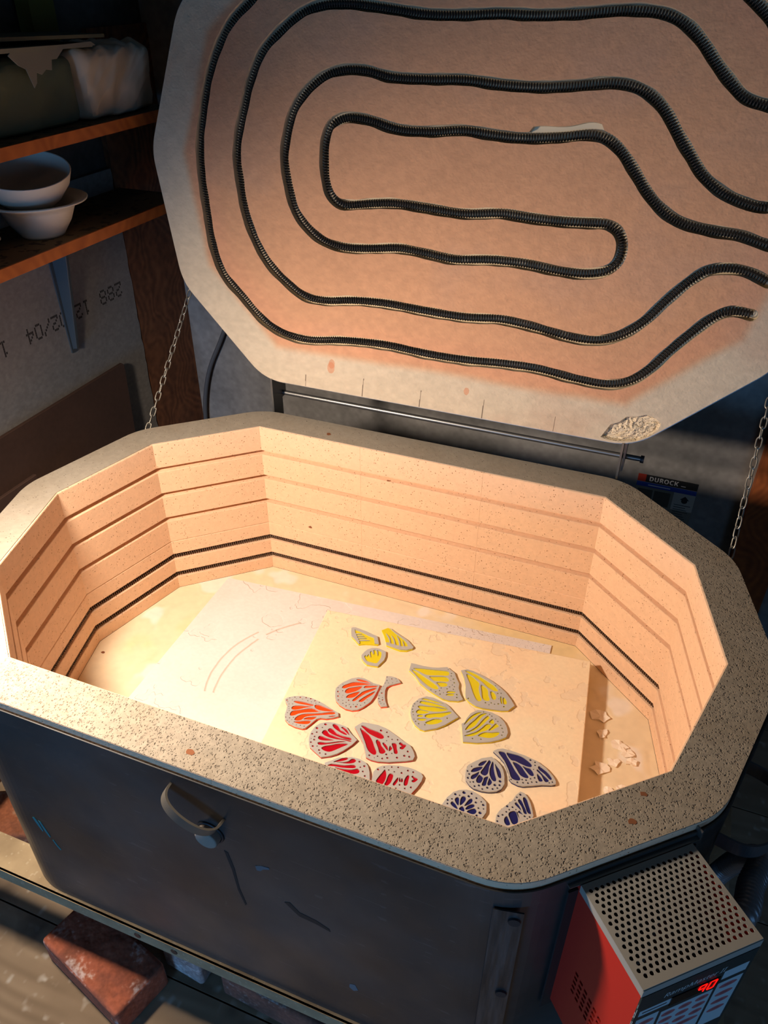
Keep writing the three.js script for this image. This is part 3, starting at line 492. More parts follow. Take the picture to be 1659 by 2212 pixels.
{ // flakes of kiln wash on the bare floor to the right of the shelf
  const fm = M({ color: 0xf3e6d2, roughness: 1, side: THREE.DoubleSide });
  const spots = [[0.387, -0.165, 0.017], [0.395, -0.13, 0.013], [0.425, -0.115, 0.014], [0.438, -0.105, 0.012], [0.447, -0.088, 0.011], [0.421, -0.078, 0.012], [0.404, -0.058, 0.017], [0.42, -0.022, 0.011], [0.44, -0.03, 0.012], [0.452, -0.02, 0.010]];
  const where = ['largest pale flake of wash nearest the back right wall corner', 'pale flake of wash just right of the shelf edge', 'jagged pale flake in the cluster right of the shelf', 'pale flake at the right side of the flake cluster', 'small flake lowest in the right hand flake cluster', 'rounded pale flake below the flake cluster', 'broad flake of wash beside the shelf shadow', 'small flake beside the front rim, left one', 'small flake beside the front rim, middle one', 'small flake beside the front rim, right one'];
  spots.forEach(([x, z, r], i) => {
    const n = 11, pos = [], P = []; for (let k = 0; k < n; k++) { const a = k / n * 6.283, q = r * rr(0.55, 1.15); P.push([Math.cos(a) * q, 0.0008 + rnd() * 0.0035, Math.sin(a) * q * 0.8]); }
    for (let k = 0; k < n; k++) { const A = P[k], B = P[(k + 1) % n], c = [0, 0.0022, 0]; pos.push(...c, ...B, ...A); pos.push(A[0], A[1], A[2], B[0], B[1], B[2], B[0] * 0.9, 0, B[2] * 0.9, A[0], A[1], A[2], B[0] * 0.9, 0, B[2] * 0.9, A[0] * 0.9, 0, A[2] * 0.9); pos.push(0, 0, 0, A[0] * 0.9, 0, A[2] * 0.9, B[0] * 0.9, 0, B[2] * 0.9); }
    single('wash_flake', triGeo(pos), fm, where[i], 'flake', [x, K(FLOORY), z], 'flakes of wash on the kiln floor');
  });
}
// ------------------------------------------------------------------ glass wings
const WINGS = [
  {"p":[-0.0469,-0.1608],"o":[[-249,-51],[-277,-136],[-254,-164],[-205,-177],[20,-152],[252,-104],[348,59],[328,85],[217,111],[102,149],[14,201],[-105,117],[-190,64]],"g":[[[-249,-51],[-277,-136],[-254,-164],[-205,-177],[20,-152],[252,-104],[346,60],[274,80],[201,-55],[71,-72],[-47,-100],[-144,-119],[-207,-119],[-182,-72],[-146,-23],[-97,-50],[-31,-61],[-90,-33],[-131,-9],[-107,22],[-45,-11],[29,-24],[-37,9],[-95,34],[-70,67],[-3,25],[86,7],[6,46],[-55,81],[-31,108],[57,63],[162,41],[66,84],[-17,122],[24,176],[11,193],[-108,111],[-190,64]]],"k":"y","l":"small five sided yellow glass wing with four thin grey lines, grey band on its left","g2":"small yellow wing pieces"},
  {"p":[0.0154,-0.1748],"o":[[-365,-158],[-278,-263],[-132,-206],[14,-144],[146,-92],[202,-58],[334,48],[333,90],[251,171],[138,210],[-31,193],[-141,176],[-190,85],[-279,-53]],"g":[[[-239,-253],[-132,-206],[14,-144],[146,-92],[202,-58],[334,48],[331,87],[246,155],[132,194],[-35,183],[-143,171],[-173,118],[-113,104],[-127,61],[-166,2],[-210,-43],[-257,-97],[-199,-60],[-147,-6],[-111,54],[-82,116],[-19,113],[-43,51],[-82,-7],[-146,-81],[-91,-41],[-44,15],[-8,74],[12,115],[78,113],[52,50],[13,-20],[-53,-112],[12,-57],[59,11],[110,113],[163,104],[131,43],[92,-27],[131,19],[175,93],[237,68],[187,-3],[114,-60],[28,-106],[-100,-168]]],"k":"y","l":"small pointed yellow glass wing with grey fingers rising from its lower edge","g2":"small yellow wing pieces"},
  {"p":[-0.0109,-0.1226],"o":[[-195,62],[-177,-40],[-147,-112],[-91,-176],[-13,-207],[65,-208],[176,-186],[213,-82],[223,19],[175,194],[65,215],[-19,225],[-103,178],[-171,118]],"c":[[[-136,68],[-123,28],[-94,46],[-94,16],[-87,-10],[-62,9],[-29,37],[-66,-31],[-83,-83],[-65,-102],[-36,-72],[-8,-48],[-20,-96],[-42,-129],[-9,-155],[28,-116],[74,-45],[43,-122],[16,-158],[58,-161],[98,-155],[131,-85],[148,-10],[141,110],[122,146],[33,158],[-54,153],[-100,113]]],"k":"y","l":"smallest roundish yellow glass wing piece edged in grey all round","g2":"small yellow wing pieces"},
  {"p":[-0.0645,0.0357],"o":[[-450,-118],[-430,-161],[-333,-235],[-207,-290],[-30,-302],[164,-274],[372,-210],[494,-182],[530,-116],[457,-54],[372,-4],[275,19],[218,71],[184,168],[129,304],[99,325],[-31,335],[-164,314],[-254,259],[-301,177],[-326,67],[-358,-23],[-412,-71]],"c":[[[-293,-127],[-269,-149],[-111,-182],[-15,-185],[53,-187],[52,-160],[-86,-131],[-229,-112]],[[-262,16],[-261,-24],[-206,-66],[-75,-110],[51,-134],[-46,-78],[-135,-8],[-224,36]],[[-223,146],[-233,99],[-213,57],[-97,-15],[63,-109],[193,-96],[221,-94],[111,-38],[-23,24],[-104,82],[-147,133],[-201,162]],[[70,-176],[88,-201],[150,-216],[263,-209],[421,-192],[356,-156],[236,-121],[141,-118],[92,-141]],[[-105,216],[-107,158],[-61,85],[9,33],[122,-17],[255,-81],[435,-175],[456,-138],[361,-86],[230,-18],[100,51],[30,104],[3,173],[-51,215]],[[25,148],[57,102],[141,52],[211,27],[167,105],[87,137]],[[-104,258],[-13,210],[84,158],[156,138],[151,197],[94,233],[-13,263]],[[379,-48],[419,-79],[485,-111],[451,-68]]],"d":[[-408,-111,14],[-385,-170,10],[-313,-216,11],[-227,-247,15],[-132,-274,14],[-50,-285,15],[34,-270,14],[115,-267,10],[-77,-226,10],[-14,-226,8],[-177,-225,7],[-275,-196,6],[-327,-147,8],[-380,-87,7],[-337,-49,8],[-283,-70,8],[-318,-1,9],[-293,37,7],[-270,76,8],[-278,125,9],[-260,220,10],[-196,209,10],[-141,177,10],[-146,229,8],[-207,270,8],[-162,286,8],[-93,298,7],[-29,299,8],[37,282,10],[102,276,10],[68,-227,7]],"k":"o","l":"leftmost orange glass wing with concave outer edge and long orange cells","g2":"orange butterfly wings"},
  {"p":[-0.0062,-0.0324],"o":[[-320,111],[-343,30],[-326,-41],[-288,-129],[-182,-273],[-84,-340],[22,-355],[129,-332],[195,-309],[323,-317],[334,-204],[332,-41],[317,88],[244,239],[185,322],[109,364],[-9,374],[-135,337],[-224,277],[-279,201]],"c":[[[-253,-21],[-251,-62],[-193,-136],[-113,-212],[9,-253],[152,-277],[211,-286],[92,-220],[-32,-152],[-130,-88],[-209,-15]],[[-98,-279],[-43,-310],[51,-320],[124,-312],[179,-297],[44,-271],[-50,-261]],[[-161,56],[-172,7],[-141,-51],[-56,-112],[62,-177],[52,-118],[13,-48],[-45,10],[-118,66]],[[93,-153],[100,-201],[180,-242],[309,-284],[288,-249],[176,-186]],[[-98,156],[-99,109],[-55,50],[66,-52],[60,13],[38,75],[-19,134]],[[21,179],[37,120],[86,-6],[105,-58],[201,-159],[301,-236],[289,-186],[177,-51],[115,63],[57,183]],[[129,154],[137,115],[213,-30],[303,-151],[295,-80],[239,31],[180,151]]],"d":[[-308,7,10],[-278,85,17],[-235,175,17],[-194,249,14],[-210,40,11],[-265,-93,9],[-235,122,7],[-169,128,7],[-166,174,7],[-122,236,8],[-95,290,11],[-54,253,9],[-32,192,15],[-24,319,13],[13,270,9],[59,312,15],[75,249,9],[137,273,20],[138,225,9],[195,220,11],[237,146,10],[250,72,8]],"k":"o","l":"rounded orange glass wing with fan of orange cells beside the curved sliver","g2":"orange butterfly wings"},
  {"p":[0.041,-0.0596],"o":[[-121,-270],[-47,-296],[49,-300],[115,-270],[160,-224],[98,-171],[15,-101],[-24,-40],[-20,40],[23,166],[77,268],[135,346],[46,393],[-33,329],[-78,241],[-101,144],[-103,19],[-90,-87],[-101,-184]],"d":[[-97,-253,11],[-5,-245,13],[59,-274,9],[-71,-178,10],[-80,-111,10],[-27,-136,8],[37,-165,9],[94,-225,8],[-77,-25,7],[-92,47,7],[-49,114,17],[-74,187,8],[-3,203,9],[-51,245,14],[18,249,15],[-10,299,10],[20,329,8],[73,325,8]],"k":"o","l":"thin curved grey sliver of glass dotted with orange spots","g2":"orange butterfly wings"},
  {"p":[-0.0084,0.0702],"o":[[-280,128],[-305,38],[-308,-23],[-296,-130],[-246,-216],[-150,-286],[-45,-312],[68,-318],[172,-313],[289,-221],[439,-135],[401,-21],[319,131],[250,225],[162,304],[52,372],[-83,313],[-196,261],[-242,204]],"c":[[[-48,-268],[-29,-291],[29,-290],[100,-232],[221,-202],[251,-163],[190,-159],[60,-193],[-13,-226]],[[104,-265],[120,-287],[181,-280],[248,-228],[291,-173],[218,-209],[152,-245]],[[-75,-139],[-63,-183],[-17,-193],[67,-149],[204,-126],[339,-134],[354,-101],[249,-82],[97,-83],[-13,-101]],[[-140,-59],[-137,-107],[-91,-133],[-34,-93],[76,-75],[179,-70],[361,-89],[364,-64],[262,-54],[124,-25],[2,-15],[-94,-30]],[[-155,56],[-149,15],[-117,2],[-13,7],[111,3],[29,43],[-105,81]],[[-120,143],[-78,112],[24,86],[173,1],[246,-32],[294,-36],[204,14],[67,99],[-87,173]],[[-23,215],[10,164],[96,107],[212,31],[343,-11],[272,82],[208,160],[130,235],[35,244]]],"d":[[-157,-232,23],[-251,-113,23],[-175,-154,12],[-219,-38,16],[-273,18,17],[-213,52,15],[-247,109,8],[-192,111,17],[-220,174,16],[-160,231,19],[-98,207,10],[-34,263,17],[1,310,14],[92,295,16]],"k":"r","l":"rounded red glass wing pointing right with a fan of seven red cells","g2":"red butterfly wings"},
  {"p":[0.0778,0.0486],"o":[[-560,-144],[-480,-276],[-392,-294],[-224,-317],[-80,-303],[94,-240],[254,-173],[392,-130],[478,-45],[531,37],[528,111],[431,172],[199,285],[38,335],[-78,345],[-164,328],[-222,234],[-318,92],[-427,-17]],"c":[[[-474,-202],[-437,-219],[-302,-199],[-121,-185],[-54,-142],[-47,-99],[-88,-72],[-218,-85],[-301,-106],[-413,-163]],[[-471,-156],[-402,-136],[-277,-77],[-196,-2],[-117,102],[-54,181],[-45,234],[-81,248],[-185,204],[-286,80],[-362,-12]],[[-140,-9],[-131,-40],[-87,-38],[-26,36],[57,93],[80,136],[50,182],[1,182],[-53,107]],[[-29,-11],[-4,-30],[74,27],[105,96],[52,65]],[[103,38],[103,-8],[148,12],[152,55],[126,98]],[[113,-56],[132,-75],[178,-83],[219,-1],[256,58],[261,97],[221,109],[173,32]],[[218,-91],[228,-128],[265,-128],[283,-114],[335,-115],[330,-53],[309,-12],[270,-9],[255,-42],[278,-62]]],"d":[[-137,-232,22],[-37,-233,16],[16,-161,17],[18,-78,10],[92,-132,14],[176,-159,16],[-129,282,17],[-3,250,14],[-40,296,8],[80,263,17],[110,168,18],[149,224,19],[183,120,12],[287,164,20],[380,89,20],[402,-7,19],[458,78,19]],"k":"r","l":"largest red glass wing with a small red heart near its right tip","g2":"red butterfly wings"},
  {"p":[0.0454,0.111],"o":[[-390,38],[-295,-60],[-233,-128],[-122,-167],[-44,-212],[73,-225],[180,-203],[247,-158],[315,-57],[372,73],[320,189],[169,277],[-18,283],[-223,227],[-351,123]],"c":[[[-277,-21],[-222,-89],[-154,-157],[-89,-176],[-97,-139],[-177,-72]],[[-234,-35],[-130,-76],[-65,-122],[-39,-174],[12,-198],[43,-177],[29,-128],[-37,-85],[-144,-52]],[[-333,70],[-294,22],[-219,-1],[-86,-32],[45,-92],[79,-84],[82,-49],[-3,-8],[-132,29],[-223,43]],[[-218,53],[-137,45],[-36,26],[48,-1],[124,-49],[162,-31],[169,15],[131,51],[23,80],[-108,83]]],"d":[[100,-177,18],[201,-129,19],[153,-88,14],[217,-32,16],[276,32,17],[205,84,14],[189,159,15]],"k":"r","l":"red glass wing half hidden by the front rim, with long streaks and no heart","g2":"red butterfly wings"},
  {"p":[0.1204,0.0999],"o":[[-355,162],[-383,27],[-356,-69],[-296,-128],[-197,-179],[-47,-224],[87,-245],[206,-242],[295,-222],[347,-173],[352,-92],[328,34],[280,174],[171,264],[17,312],[-161,329],[-289,272]],"c":[[[-286,169],[-280,91],[-258,-2],[-235,-79],[-194,-27],[-165,59],[-163,134],[-174,179],[-242,186]],[[-146,175],[-145,106],[-152,26],[-141,-37],[-91,-43],[-71,8],[-70,117],[-103,182]],[[-30,129],[-26,65],[0,-21],[21,26],[-2,142]],[[42,45],[20,-29],[45,-11],[67,42]],[[76,43],[56,-27],[77,-24],[93,32]],[[136,83],[105,-7],[120,-107],[147,-114],[165,-31],[172,65]],[[182,-107],[199,-130],[239,-118],[292,-106],[278,-55],[250,-21],[217,-24],[211,-49],[232,-71]]],"d":[[-332,-40,19],[-259,-112,12],[-152,-157,15],[-58,-189,16],[-177,-91,13],[-86,-93,13],[24,-114,18],[100,-188,18],[185,-192,17],[71,95,16],[165,126,16],[244,74,18],[40,173,15],[-258,219,13]],"k":"r","l":"red glass wing with a heart cell, partly hidden by the front rim","g2":"red butterfly wings"},
  {"p":[0.1164,-0.1096],"o":[[-558,-56],[-580,-219],[-486,-227],[-351,-232],[-210,-254],[-99,-290],[37,-361],[197,-280],[281,-147],[343,-73],[366,32],[432,150],[508,246],[448,297],[299,344],[182,347],[24,296],[-125,243],[-289,154],[-418,31]],"c":[[[-508,-115],[-422,-153],[-195,-209],[-14,-256],[90,-272],[120,-225],[109,-175],[-42,-118],[-227,-53],[-371,-79]],[[-525,-78],[-458,-79],[-302,-23],[-105,56],[11,116],[51,173],[27,199],[-82,194],[-238,126],[-381,33]],[[-183,-32],[-88,-75],[97,-137],[150,-103],[157,-45],[44,-3],[-66,28],[-135,2]],[[-24,53],[71,6],[146,-3],[168,54],[145,84],[59,114],[13,83]],[[206,208],[208,171],[335,124],[340,157]],[[207,258],[236,220],[335,180],[328,231],[258,253]]],"d":[[72,-310,9],[155,-242,13],[166,-187,12],[226,-130,16],[264,-58,16],[192,-85,8],[247,5,10],[291,29,12],[218,63,12],[293,90,12],[192,120,14],[93,140,12],[84,205,12],[31,253,14],[118,275,14],[-57,240,12],[160,223,9],[384,180,16],[402,244,15]],"k":"y","l":"long yellow glass wing with concave right edge, upper left of the four large yellow wings","g2":"large yellow butterfly wings"},
  {"p":[0.1945,-0.1146],"o":[[-497,-324],[-402,-390],[-306,-391],[-165,-363],[44,-296],[207,-214],[347,-125],[484,10],[559,105],[486,241],[384,284],[234,318],[81,344],[-44,345],[-162,298],[-244,237],[-283,126],[-321,-20],[-401,-186]],"c":[[[-435,-340],[-370,-363],[-232,-345],[-71,-284],[75,-226],[173,-168],[226,-100],[161,-80],[46,-117],[-97,-207],[-260,-275]],[[-388,-283],[-309,-280],[-195,-218],[-121,-165],[-98,-44],[-36,91],[18,180],[-7,234],[-56,225],[-145,119],[-261,-77]],[[-82,-132],[-28,-129],[53,-72],[95,39],[143,130],[125,172],[32,167],[-35,11]],[[107,-45],[143,-60],[192,-31],[232,48],[227,100],[183,107],[135,39]],[[291,-7],[310,1],[339,68],[359,153],[331,134]],[[337,6],[368,2],[419,68],[423,128],[381,144]]],"d":[[153,-205,10],[241,-139,9],[237,-49,15],[286,-73,13],[188,190,15],[245,199,12],[98,223,15],[302,168,17],[405,192,18],[162,244,10],[279,60,9],[-193,241,18]],"k":"y","l":"long yellow glass wing with rounded lower edge, rightmost upper large yellow wing","g2":"large yellow butterfly wings"},
  {"p":[0.1265,-0.0372],"o":[[-312,115],[-333,17],[-339,-89],[-282,-228],[-183,-319],[-70,-336],[130,-299],[225,-259],[331,-179],[446,-97],[369,16],[293,134],[176,261],[19,364],[-62,362],[-159,314],[-249,224]],"c":[[[-242,-233],[-201,-268],[-98,-278],[43,-279],[139,-271],[21,-240],[-130,-234]],[[-248,-148],[-233,-190],[-136,-216],[13,-229],[132,-222],[230,-204],[148,-172],[13,-159],[-146,-142]],[[-247,-64],[-211,-93],[-93,-125],[56,-169],[168,-183],[251,-182],[168,-110],[37,-52],[-93,-25],[-198,-25]],[[-237,47],[-213,-1],[-139,-22],[-23,-23],[-73,34],[-162,78],[-220,78]],[[-193,127],[-168,95],[-110,76],[-101,113],[-161,145]],[[-74,80],[-48,40],[58,-25],[196,-95],[303,-157],[312,-130],[238,-37],[187,18],[84,54],[9,104],[-60,104]],[[-168,192],[-122,159],[-16,132],[-45,180],[-116,208]],[[-22,215],[26,152],[95,87],[199,54],[230,78],[184,148],[111,202],[30,231]]],"d":[[-285,-161,10],[-310,-92,12],[-315,-37,11],[-306,29,11],[-278,78,14],[-253,133,9],[-212,214,10],[-171,248,13],[-110,273,14],[-9,258,13],[287,-4,16]],"k":"y","l":"rounded yellow glass wing with its point facing right, below the concave edged yellow wing","g2":"large yellow butterfly wings"},
  {"p":[0.2151,-0.0446],"o":[[-352,91],[-314,46],[-308,-45],[-277,-170],[-193,-274],[-89,-310],[46,-313],[168,-279],[277,-204],[345,-113],[388,-8],[385,86],[289,181],[162,276],[-11,359],[-229,422],[-290,255]],"c":[[[-313,105],[-296,-5],[-244,-138],[-169,-232],[-109,-259],[-179,-148],[-239,-43]],[[-264,194],[-246,85],[-178,-67],[-118,-210],[-22,-275],[-82,-165],[-114,-40],[-142,58],[-207,142]],[[-245,240],[-178,164],[-104,36],[-50,-132],[2,-228],[37,-204],[11,-113],[-56,46],[-134,164]],[[-248,310],[-176,245],[-89,163],[-22,47],[28,-53],[97,-66],[98,0],[62,72],[-9,136],[-72,223],[-143,282]],[[49,-98],[91,-189],[128,-144],[126,-92]],[[87,62],[123,-32],[165,-122],[224,-87],[181,-19],[132,44]],[[-43,228],[33,126],[153,81],[263,32],[262,78],[217,153],[143,204],[50,226]]],"d":[[-84,-272,12],[21,-262,11],[64,-241,12],[138,-203,11],[184,-169,11],[247,-111,13],[284,-60,14],[316,10,12],[313,75,13],[-102,311,14],[26,276,13]],"k":"y","l":"rounded yellow glass wing with a straight cut left end, lowest of the yellow wings","g2":"large yellow butterfly wings"},
  {"p":[0.2419,0.0457],"o":[[-284,99],[-298,21],[-294,-80],[-228,-171],[-132,-282],[2,-364],[87,-325],[172,-265],[231,-190],[273,-94],[310,43],[289,140],[230,210],[132,260],[27,284],[-95,285],[-173,249],[-248,182]],"c":[[[-149,-138],[-132,-199],[-78,-253],[-47,-268],[-60,-209],[-85,-156],[-129,-129]],[[-223,5],[-205,-52],[-140,-106],[-74,-136],[-94,-67],[-147,-11],[-212,22]],[[-191,132],[-190,76],[-148,24],[-102,-32],[-99,19],[-118,89],[-160,140]],[[-80,-17],[-62,-115],[-36,-226],[-18,-288],[16,-282],[15,-189],[26,-94],[28,-38],[1,7],[-39,9]],[[-104,139],[-87,21],[-23,44],[-14,89],[-31,158],[-77,172]],[[-4,181],[-2,98],[-5,47],[48,2],[52,91],[53,175],[14,195]],[[71,138],[69,70],[72,20],[128,74],[119,132],[91,160]],[[63,-25],[36,-112],[32,-210],[40,-288],[57,-274],[87,-175],[130,-79],[177,13],[170,50],[131,52]],[[84,-259],[123,-232],[185,-171],[227,-90],[234,-34],[198,-36],[149,-115]]],"d":[[-279,-43,22],[-235,-78,14],[-268,24,16],[-230,67,18],[-229,139,20],[-176,199,13],[-132,180,16],[-95,244,17],[-37,208,19],[26,249,17],[89,200,20],[169,192,18],[181,113,23],[249,90,19],[231,152,16],[238,21,24]],"k":"b","l":"rounded navy blue glass wing with fan of nine cells, left of the long blue wing","g2":"navy blue butterfly wings"},
  {"p":[0.2939,0.0148],"o":[[-521,-172],[-467,-233],[-396,-271],[-270,-279],[-37,-268],[153,-235],[316,-156],[437,-57],[496,17],[506,67],[449,110],[306,160],[189,223],[60,285],[-15,295],[-120,275],[-170,233],[-207,129],[-310,-29],[-397,-96]],"c":[[[-446,-187],[-353,-216],[-295,-151],[-217,-66],[-119,52],[-23,147],[-8,196],[-55,224],[-136,212],[-212,89],[-317,-55]],[[-324,-216],[-235,-233],[-98,-237],[26,-192],[91,-146],[96,-97],[52,-80],[-63,-91],[-159,-111],[-221,-105]],[[-192,-83],[-132,-93],[-57,-65],[31,21],[96,86],[93,121],[46,133],[-26,113],[-102,31]],[[-35,-67],[45,-63],[96,-62],[162,17],[161,53],[119,63],[38,4]],[[197,-109],[198,-159],[276,-133],[365,-84],[435,-1],[416,28],[319,-38]],[[180,-70],[201,-92],[298,-30],[401,47],[378,84],[346,90],[270,-5]],[[204,-13],[258,14],[314,82],[295,107],[257,111]]],"d":[[57,-218,19],[132,-202,15],[144,-148,14],[140,-65,10],[-136,235,14],[-167,205,8],[-35,251,17],[20,177,14],[46,226,16],[78,166,16],[115,205,17],[135,117,14],[165,167,15],[188,77,16],[230,140,17],[413,84,13],[453,53,15]],"k":"b","l":"long navy blue glass wing tapering to a tip at the right","g2":"navy blue butterfly wings"},
  {"p":[0.2302,0.1072],"o":[[-333,96],[-303,-34],[-241,-158],[-171,-223],[-72,-268],[26,-278],[148,-239],[256,-170],[283,-90],[301,-8],[274,92],[208,200],[104,285],[-27,318],[-169,280],[-283,199]],"c":[[[-224,46],[-218,5],[-185,2],[-118,56],[-98,93],[-152,89]],[[-187,-40],[-178,-83],[-142,-98],[-119,-35],[-108,37],[-149,10]],[[-84,23],[-110,-78],[-99,-135],[-53,-146],[-34,-95],[-54,-21]],[[-24,12],[-11,-64],[17,-135],[52,-149],[63,-94],[30,-35]],[[3,40],[32,-29],[98,-68],[119,-51],[95,-3],[15,61]],[[34,86],[80,22],[138,-7],[165,21],[160,71],[124,98]],[[-84,88],[-69,37],[-38,24],[-8,57],[-1,99],[-50,100]]],"d":[[-203,-132,21],[-93,-207,27],[-139,-137,14],[19,-231,19],[-8,-171,21],[106,-183,18],[117,-109,19],[188,-149,14],[229,-110,21],[178,-33,16],[252,-46,13],[220,34,25],[188,94,19],[-226,-38,15],[-279,3,17],[-264,61,16]],"k":"b","l":"navy blue glass wing with daisy like cells, partly hidden by the front rim","g2":"navy blue butterfly wings"},
  {"p":[0.3001,0.0888],"o":[[-236,276],[-249,168],[-228,84],[-154,-49],[-93,-152],[-62,-269],[-20,-346],[41,-344],[101,-295],[163,-214],[215,-105],[251,-17],[242,86],[186,208],[82,298],[-55,340],[-184,330]],"c":[[[42,-245],[51,-275],[84,-274],[144,-180],[190,-95],[213,-34],[167,-33],[111,-115]],[[-20,-187],[-1,-221],[28,-213],[83,-143],[139,-62],[156,-12],[120,-6],[61,-96]],[[-51,-116],[-32,-147],[4,-131],[57,-68],[71,-35],[26,-62]],[[-92,87],[-78,37],[-12,0],[17,24],[68,155],[41,216],[0,220],[-47,163]],[[-123,219],[-128,158],[-105,124],[-69,160],[-27,243],[-72,273]],[[26,2],[45,-31],[89,-4],[127,44],[140,90],[93,127],[59,71]],[[116,42],[126,19],[155,27],[149,48]]],"d":[[-6,-296,19],[-42,-234,14],[-57,-174,12],[-110,-103,18],[-138,-34,20],[-192,49,19],[-62,-47,17],[-96,10,14],[-128,61,15],[-8,-26,12],[-166,129,16],[-216,170,18],[-210,255,16],[207,19,16],[180,58,11]],"k":"b","l":"upright navy blue glass wing ending in a point at top, beside the rim corner","g2":"navy blue butterfly wings"},
];
{
  const glass = (hex) => new THREE.MeshPhysicalMaterial({ color: hex, roughness: 0.22, clearcoat: 0.3, clearcoatRoughness: 0.15 });
  const COL = { y: glass(0xdccb08), o: glass(0xfb4a0c), r: glass(0xb4001b), b: glass(0x171c5c) };
  const grey = new THREE.MeshPhysicalMaterial({ color: 0xb2b2ae, roughness: 0.4, clearcoat: 0.2, clearcoatRoughness: 0.3 });
  const smooth = (P) => { const c = new THREE.CatmullRomCurve3(P.map(p => V3(p[0], p[1], 0)), true, 'centripetal'); return c.getPoints(P.length * 3).slice(0, -1).map(p => [p.x, p.y]); }; const chaikin = (P) => { const o = []; for (let i = 0; i < P.length; i++) { const a = P[i], b = P[(i + 1) % P.length]; o.push([a[0] * 0.78 + b[0] * 0.22, a[1] * 0.78 + b[1] * 0.22], [a[0] * 0.22 + b[0] * 0.78, a[1] * 0.22 + b[1] * 0.78]); } return o; };
  const sh = P => P.map(p => V2(p[0] / 1e4, -p[1] / 1e4));
  const BASE = 0.003, TOPT = 0.0018;
  for (const w of WINGS) {
    const t = thing('glass_wing', w.l, 'glass wing', [w.p[0], K(SHELF_TOP), w.p[1]], w.g2);
    const s = new THREE.Shape(sh(w.o)), g = new THREE.ExtrudeGeometry(s, { depth: BASE, bevelEnabled: false }); g.rotateX(-Math.PI / 2); mesh('colored_glass', g, COL[w.k], t);
    let shapes;
    if (w.g) shapes = w.g.map(P => new THREE.Shape(sh(P)));
    else {
      const o = new THREE.Shape(sh(w.o));
      for (const c of w.c ?? []) o.holes.push(new THREE.Path(sh(smooth(c))));
      for (const [x, z, r] of w.d ?? []) { const q = []; for (let k = 0; k < 9; k++) { const a = k / 9 * 6.283; q.push([x + Math.cos(a) * r * 1.05, z + Math.sin(a) * r * 0.95]); } o.holes.push(new THREE.Path(sh(q))); }
      shapes = [o];
    }
    const tg = new THREE.ExtrudeGeometry(shapes, { depth: TOPT, bevelEnabled: false }); tg.rotateX(-Math.PI / 2); tg.translate(0, BASE, 0); mesh('grey_overlay', tg, grey, t).userData.label = 'grey glass layer with cut out cells';
  }
}
// ------------------------------------------------------------------ stand and floor bricks
{
  const st = thing('kiln_stand', 'low steel angle frame with tan dusty top carrying the kiln', 'stand');
  const dust = M({ map: tex(512, 512, (u, v) => { const n = fbm(u, v, 6, 5), s = fbm(u, v, 70, 2); let c = mix3([172, 152, 118], [120, 102, 76], clamp((n - 0.35) * 1.7)); if (s > 0.74) c = mix3(c, [196, 184, 160], 0.35); return c; }, { rep: 3 }), roughness: 0.9 });
  const yT = K(-0.4258);
  for (const s of [1, -1]) {
    mesh('rail', boxUV(mergeGeometries([bx(1.24, 0.004, 0.05, 0, yT - 0.002, s * 0.364), bx(1.24, 0.026, 0.004, 0, yT - 0.013, s * 0.388)])), dust, st);
    mesh('cross_rail', boxUV(bx(0.03, 0.016, 0.73, s * 0.605, yT - 0.0125, 0)), dust, st);
    for (const q of [-1, 1]) mesh('leg', boxUV(mergeGeometries([bx(0.03, yT - 0.004, 0.004, s * 0.60, (yT - 0.004) / 2, q * 0.382), bx(0.004, yT - 0.004, 0.03, s * 0.613, (yT - 0.004) / 2, q * 0.369)])), dust, st);
  }
  for (const x of [-0.168, -0.106]) { const g = new THREE.CylinderGeometry(0.0055, 0.0055, 0.001, 16); g.rotateX(Math.PI / 2); g.translate(x, yT - 0.013, 0.3904); mesh('bolt', g, matDarkSteel, st); }
}
function brickMat(base, stain, paint, sd) {
  return M({ map: tex(512, 512, (u, v) => { const n = fbm(u + sd, v, 6, 5), q = fbm(u + sd * 1.7, v + 0.4, 5, 4), s = fbm(u, v + sd, 60, 2); let c = mix3(base, stain, clamp((n - 0.42) * 2.6)); c = mix3(c, paint, sstep(0.52, 0.72, q * 0.75 + s * 0.25) * 0.8); const k = 0.88 + s * 0.24; return [c[0] * k, c[1] * k, c[2] * k]; }, { rep: 4 }), bumpMap: concreteB, bumpScale: 0.003, roughness: 0.95 });
}
function looseBrick(w, h, d, mat, label, pos, rot) {
  const g = new RoundedBoxGeometry(w, h, d, 5, 0.007), p = g.attributes.position; for (let i = 0; i < p.count; i++) { const x = p.getX(i), y = p.getY(i), z = p.getZ(i), k = 1 + (fbm((x + 1) * 0.9 % 1, (z + y * 0.6 + 1) * 0.9 % 1, 20, 2) - 0.5) * 0.02; p.setXYZ(i, x * k, y, z * k); }
  g.computeVertexNormals(); const m = single('brick', boxUV(g), mat, label, 'brick', pos, 'loose bricks around the stand'); m.rotation.y = rot; return m;
}
looseBrick(0.19, 0.063, 0.095, brickMat([164, 92, 66], [104, 64, 50], [186, 176, 172], 0.13), 'weathered red clay brick lying flat in front of the stand with white blotches', [-0.2735, 0.0315, 0.3815], -0.267);
looseBrick(0.078, 0.192, 0.07, brickMat([170, 160, 158], [138, 120, 112], [196, 192, 190], 0.47), 'pale brick standing on end under the steel rail', [-0.152, 0.096, 0.308], -0.1);
looseBrick(0.2, 0.063, 0.094, brickMat([132, 88, 72], [96, 70, 60], [160, 160, 158], 0.71), 'dull reddish brick lying under the rail near the photo bottom', [0.02, 0.0315, 0.302], -0.06);
looseBrick(0.2, 0.063, 0.1, brickMat([150, 90, 60], [120, 76, 54], [150, 120, 96], 0.91), 'brown brick lying on the floor left of the kiln', [-0.585, 0.0315, 0.235], 0.45);

